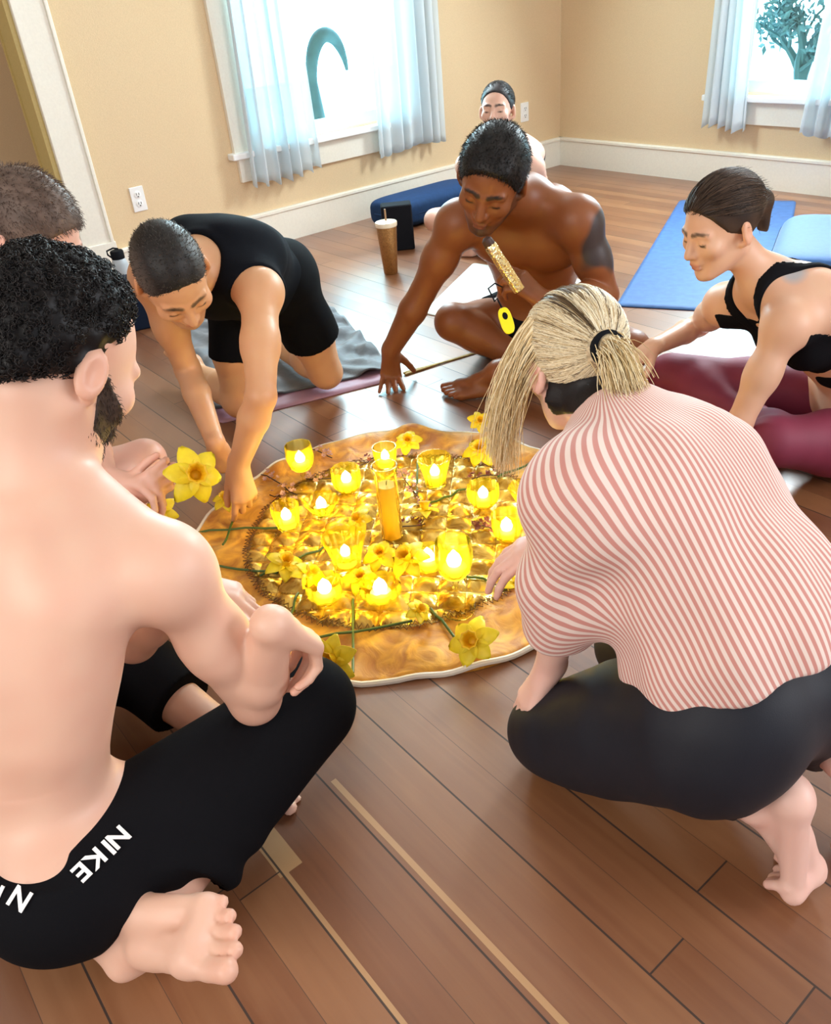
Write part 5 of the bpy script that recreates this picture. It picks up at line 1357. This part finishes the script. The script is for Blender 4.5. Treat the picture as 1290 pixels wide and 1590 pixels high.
def fly(r, i):
    th = r.uniform(0, 6.28); rr = r.uniform(.06, .14)
    p0 = H.p(.087 * math.cos(th) * .95, .03 * r.randn(), .036 + .092 * abs(math.sin(th)) ); pts = [p0]; d = unit(tie - p0)
    n_ = unit(p0 - H.p(0, -.01, .03))
    for k in range(6):
        d = unit((tie - pts[-1]) / .1 + r.randn(3) * .10 + n_ * .25 * (1 - k / 5)); q = pts[-1] + d * np.linalg.norm(tie - p0) / 6
        pts.append(q)
    return pts, BL[r.randint(5)], .7
strand_hair(p5, H, pony, 900, 1, MAT_HAIR, 'ponytail', .0006)
strand_hair(p5, H, front, 900, 2, MAT_HAIR, 'loose_strands', .0006)
s = MB(); s.lathe([(.021, -.009), (.027, -.004), (.027, .005), (.021, .009)], tie - H.F * .008, -H.F, 24, close=True); hb2 = s.build('hair_band', MAT_BLACKF, p5)
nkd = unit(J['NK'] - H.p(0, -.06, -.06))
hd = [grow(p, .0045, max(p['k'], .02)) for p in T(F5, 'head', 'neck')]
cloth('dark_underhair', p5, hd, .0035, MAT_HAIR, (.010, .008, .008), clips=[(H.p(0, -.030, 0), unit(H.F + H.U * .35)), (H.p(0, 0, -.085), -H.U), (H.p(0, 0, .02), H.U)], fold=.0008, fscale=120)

# --- man in the foreground
F6 = figure(J_FORE, 1.02, hunch=.055, muscle=1.02, headF=dirv(.43, .20, -.88), headU=(.0, .05, 1), hs=1.06,
    hands=dict(R=dict(D=dirv(.45, .35, -.85), N=dirv(-.5, .8, .1), curls=((35, 45, 25), (38, 45, 25), (42, 48, 28), (46, 50, 30)), thumb=(30, 20, 10)), L=dict(D=dirv(.85, .22, .1), N=(.2, .1, -1), curls=((20, 30, 20), (26, 34, 20), (34, 38, 24), (40, 44, 26)), thumb=(35, 25, 15))),
    feet=dict(R=dict(s=1.15, T=(.62, .42, .10), U=(.55, .50, -.75)), L=dict(T=(.8, .3, 0), U=(0, .2, 1))))
p6 = person(F6, .0038, 'shirtless man with dark curly hair and beard sitting in the foreground, seen from behind', (.74, .45, .33), MAT_SKIN, floor=.002, lip=(.55, .24, .20), brow=(.03, .02, .015), beard=None)
J = F6['J']; sp, fr, up = F6['sp'], F6['fr'], F6['up']
st = gp(F6, .012, .05, [(sp(.075), unit(up + fr(0)[1] * .10))], 'pelvis')
for s_ in 'LR':
    st += [RC(J['hip' + s_], J['kn' + s_], .104, .074, .05), RC(J['kn' + s_], lerp(J['kn' + s_], J['an' + s_], .9), .070, .070, .05, clip=hem(J['kn' + s_], J['an' + s_], .72))]
def sfold(V):
    d = V - J['hipR']; t = d @ unit(J['knR'] - J['hipR'])
    b_ = np.clip(-((V - sp(.075)) @ up) / .07, 0, 1)
    return .007 * b_ * np.exp(-((t - .10) / .11) ** 2) * np.sin(t * 95 + 14 * V[:, 2] + 1.5 * wob(V, 12, 43)) + .003 * b_ * wob(V, 26, 41)
so = cloth('shorts', p6, st, .0045, MAT_CLOTH, (.0065, .0065, .008), vfold=sfold, seed=17, floor=.003)
H = F6['H']
def mixf(L): return np.clip(.15 + .4 * wob(L, 240, 9), 0, .5)
hair(p6, H, [cap(H, (.083, .100, .088), (0, -.024, .036), .03), H.el(0, -.01, .078, (.064, .050, .034), .03), H.el(0, -.070, -.02, (.064, .038, .055), .03)], .004, MAT_HAIR, (.003, .0025, .003), (.016, .012, .011), hairline(H, .022, -.002, 1.67), rough=.006, scale=150, seed=8, mixer=mixf, rel=1, aniso=(1, 1, 1), strands=[dict(n=4600, L=.010, kind='curl', rad=.0008, region=lambda L: ~((np.abs(L[:, 0]) > .066) & (L[:, 2] < .038) & (L[:, 1] > -.04)))])
bd = [grow(p, .0030, max(p['k'], .012)) for p in T(F6, 'head')] + [SP(H.p(0, .105, -.066), .017, .004, sub=True)]
hair(p6, H, bd, .0035, MAT_HAIR, (.022, .014, .011), (.075, .05, .038), [(H.p(0, .018, -.03), unit(-H.F - H.U * .22)), (H.p(0, .020, -.004), unit(H.U + H.F * .72))], rough=.0006, scale=260, seed=11, name='beard', aniso=(1, 1, 1), strands=[dict(n=2600, L=.007, lean=(0, .3, -.8), rad=.0005)])
# waistband lettering, folded over so that it reads upside down
def letter(ch, pos, nrm, upv, size, parent, mat):
    cu = bpy.data.curves.new('letter', 'FONT'); cu.body = ch; cu.size = size; cu.extrude = .0006; cu.align_x = 'CENTER'; cu.align_y = 'CENTER'; cu.offset = .0008
    t = bpy.data.objects.new('tmp', cu); COL.objects.link(t); bpy.context.view_layer.update()
    me = bpy.data.meshes.new_from_object(t.evaluated_get(bpy.context.evaluated_depsgraph_get())); bpy.data.objects.remove(t)
    X = unit(np.cross(upv, nrm)); Y = np.cross(nrm, X); V = np.array([v.co for v in me.vertices]); W = pos + V[:, :1] * X * 1.05 + V[:, 1:2] * Y + V[:, 2:] * nrm
    F = [tuple(p.vertices) for p in me.polygons]
    m_ = MB(); m_.add(W, F); return m_.build('waistband_letter', mat, parent, smooth=False)
MAT_LET = simple('white_print', (.9, .9, .88), .6)
Av = fr(0); so_me = so.data; SV = np.array([v.co[:] for v in so_me.vertices]) + ORG[so.name]; SN = np.array([v.normal[:] for v in so_me.vertices])
def waist_pt(deg, dz):
    """surface point of the shorts at an angle round the trunk (0 = straight back, + towards his right)"""
    a_ = math.radians(deg); d = -Av[1] * math.cos(a_) - Av[0] * math.sin(a_); c0 = sp(.075) - up * dz
    q = SV - c0; h_ = q @ up; l_ = q @ d; s_ = q - np.outer(h_, up) - np.outer(l_, d); pn = unit(up + Av[1] * .10); e = np.linalg.norm(s_ , axis=1) + np.abs((SV - sp(.075)) @ pn + dz) * 4 + (l_ < 0) * 10
    i = np.argsort(e)[:12]; return SV[i].mean(0), unit(SN[i].mean(0))
for word_i, (word, spots) in enumerate((('NIKE', ((82, -.043), (75.5, -.036), (68.6, -.027), (62, -.017))), ('NIKE', ((41, .004), (33, .005), (26, .006), (18, .007))))):
    pn_ = [waist_pt(*q) for q in spots]; tx = unit(pn_[-1][0] - pn_[-2][0])
    if word_i == 0:      # the first two letters continue the line of the last two up over the hip
        stp = pn_[2][0] - pn_[3][0]
        for k_, f_ in ((1, .95), (0, 1.75)):
            tg = pn_[2][0] + stp * f_; i_ = np.argsort(np.linalg.norm(SV - tg, axis=1) + 10 * ((SN @ pn_[2][1]) < .35))[:8]; pn_[k_] = (SV[i_].mean(0), unit(SN[i_].mean(0)))
    for ch, (ps, nn_) in zip(word, pn_):
        x_ = unit(tx - nn_ * (tx @ nn_)); letter(ch, ps + nn_ * .0022, nn_, np.cross(nn_, x_), .034, so, MAT_LET)

# --- person on the left behind him
F7 = figure(J_HID, 1.0, hunch=.04, headF=dirv(.75, .55, -.1), headU=dirv(.1, -.8, .6), hs=1.04,
    hands=dict(L=dict(D=dirv(.9, .1, .1), N=dirv(.1, .9, -.3), curls=((35, 45, 25),) * 4, thumb=(30, 20, 10)), R=dict(D=dirv(.85, -.35, .2), N=dirv(-.1, -.3, -.9), curls=((45, 55, 30),) * 4, thumb=(30, 20, 10))),
    feet=dict(L=dict(T=(.7, -.5, 0)), R=dict(T=(.5, .7, 0))))
p7 = person(F7, .005, 'person with short brown hair at the left edge holding a daffodil in both hands', (.78, .46, .36), MAT_SKIN, floor=.002)
sp, fr, up = F7['sp'], F7['fr'], F7['up']; J = F7['J']
st = gp(F7, .012, .05, [(sp(.16), up)], 'pelvis') + [RC(J['hip' + s_], J['kn' + s_], .10, .08, .05, clip=hem(J['hip' + s_], J['kn' + s_], .75)) for s_ in 'LR']
cloth('shorts', p7, st, .006, MAT_CLOTH, (.03, .03, .04), floor=.003)
H = F7['H']
hair(p7, H, [cap(H, (.082, .106, .093), (0, -.014, .036))], .0045, MAT_HAIR, (.05, .030, .022), (.20, .14, .11), hairline(H, .068, .012), rough=.001, scale=220, seed=10, strands=[dict(n=3500, L=.012, lean=(0, .6, -.3), jit=.3)])

# ------------------------------------------------------------------ things held
MAT_FOIL, N, L, P = new_mat('crumpled_gold_foil'); P.inputs['Metallic'].default_value = .9; P.inputs['Roughness'].default_value = .16; P.inputs['Base Color'].default_value = (.92, .76, .38, 1)
t_ = N.new('ShaderNodeTexCoord'); n_ = N.new('ShaderNodeTexNoise'); n_.inputs['Scale'].default_value = 90; L.new(t_.outputs['Object'], n_.inputs['Vector']); b_ = N.new('ShaderNodeBump'); b_.inputs['Strength'].default_value = 1; b_.inputs['Distance'].default_value = .004; L.new(n_.outputs['Fac'], b_.inputs['Height']); L.new(b_.outputs['Normal'], P.inputs['Normal'])
w0, w1 = PX(755, 372, 2.16), PX(797, 436, 2.20)
root = empty('foil_wand', lerp(w0, w1, .6), 'gold foil wrapped wand with dark tip held up to the nose of the shirtless man', 'wand')
wx = unit(w1 - w0); Lw = float(np.linalg.norm(w1 - w0))
s = MB(); s.lathe([(.012, .012), (.0165, .02), (.0155, .4 * Lw), (.0165, .6 * Lw), (.015, Lw + .03), (.010, Lw + .034)], w0, wx, 24, flute=.07, nf=7); s.build('foil_wrap', MAT_FOIL, root)
s = MB(); s.lathe([(.006, -.006), (.014, .0), (.0155, .018), (.012, .024)], w0, wx, 24); tp_ = s.build('tip', simple('dark_brown_tip', (.05, .018, .012), .5), root); tp_['label'] = 'dark brown tip'
# yellow tag on a cord
MAT_YEL = simple('bright_yellow_plastic', (.95, .85, .01), .35)
y0 = PX(786, 498, 2.15); ya = unit(dirv(.28, .9, .1)); yb_ = dirv(.9, -.3, .0); yn = unit(np.cross(ya, yb_))
root = empty('yellow_tag', y0, 'yellow rounded plastic tag with dark oval on a black cord below his hand', 'tag')
s = MB(); n = 28; V = []
for zz in (-.004, .004):
    for k in range(n):
        t = 2 * math.pi * k / n; V.append(y0 + ya * .036 * math.copysign(abs(math.cos(t)) ** .7, math.cos(t)) + yb_ * .017 * math.copysign(abs(math.sin(t)) ** .7, math.sin(t)) + yn * zz)
s.add(V, [tuple(range(n - 1, -1, -1)), tuple(range(n, 2 * n))] + [(k, (k + 1) % n, n + (k + 1) % n, n + k) for k in range(n)]); s.build('plate', MAT_YEL, root, bevel=.002)
s = MB()
for q in (-1, 1):
    V = [y0 - ya * .012 + (ya * .010 * math.cos(2 * math.pi * k / 16) + yb_ * .007 * math.sin(2 * math.pi * k / 16)) + yn * .0046 * q for k in range(16)]; s.add(V, [tuple(range(16)) if q > 0 else tuple(range(15, -1, -1))])
s.build('dark_oval', MAT_BLACKF, root, smooth=False)
c0 = y0 - ya * .034; s = MB(); s.tube([c0, c0 + dirv(-.5, -.9, .2) * .03, PX(768, 468, 2.16), PX(758, 448, 2.18), PX(768, 440, 2.2), PX(780, 446, 2.2)], .0022, 6); s.build('cord', MAT_BLACKF, root)
# daffodil held at the left
hc = PX(303, 738, 1.83)
daffodil(hc, dirv(.35, -.1, .9), 1.55, [hc - dirv(.35, -.1, .9) * .004, lerp(hc, PX(262, 750, 1.87), .5), PX(250, 748, 1.87), PX(205, 745, 1.87)], 'large daffodil held in the hands at the left edge', 40, None)
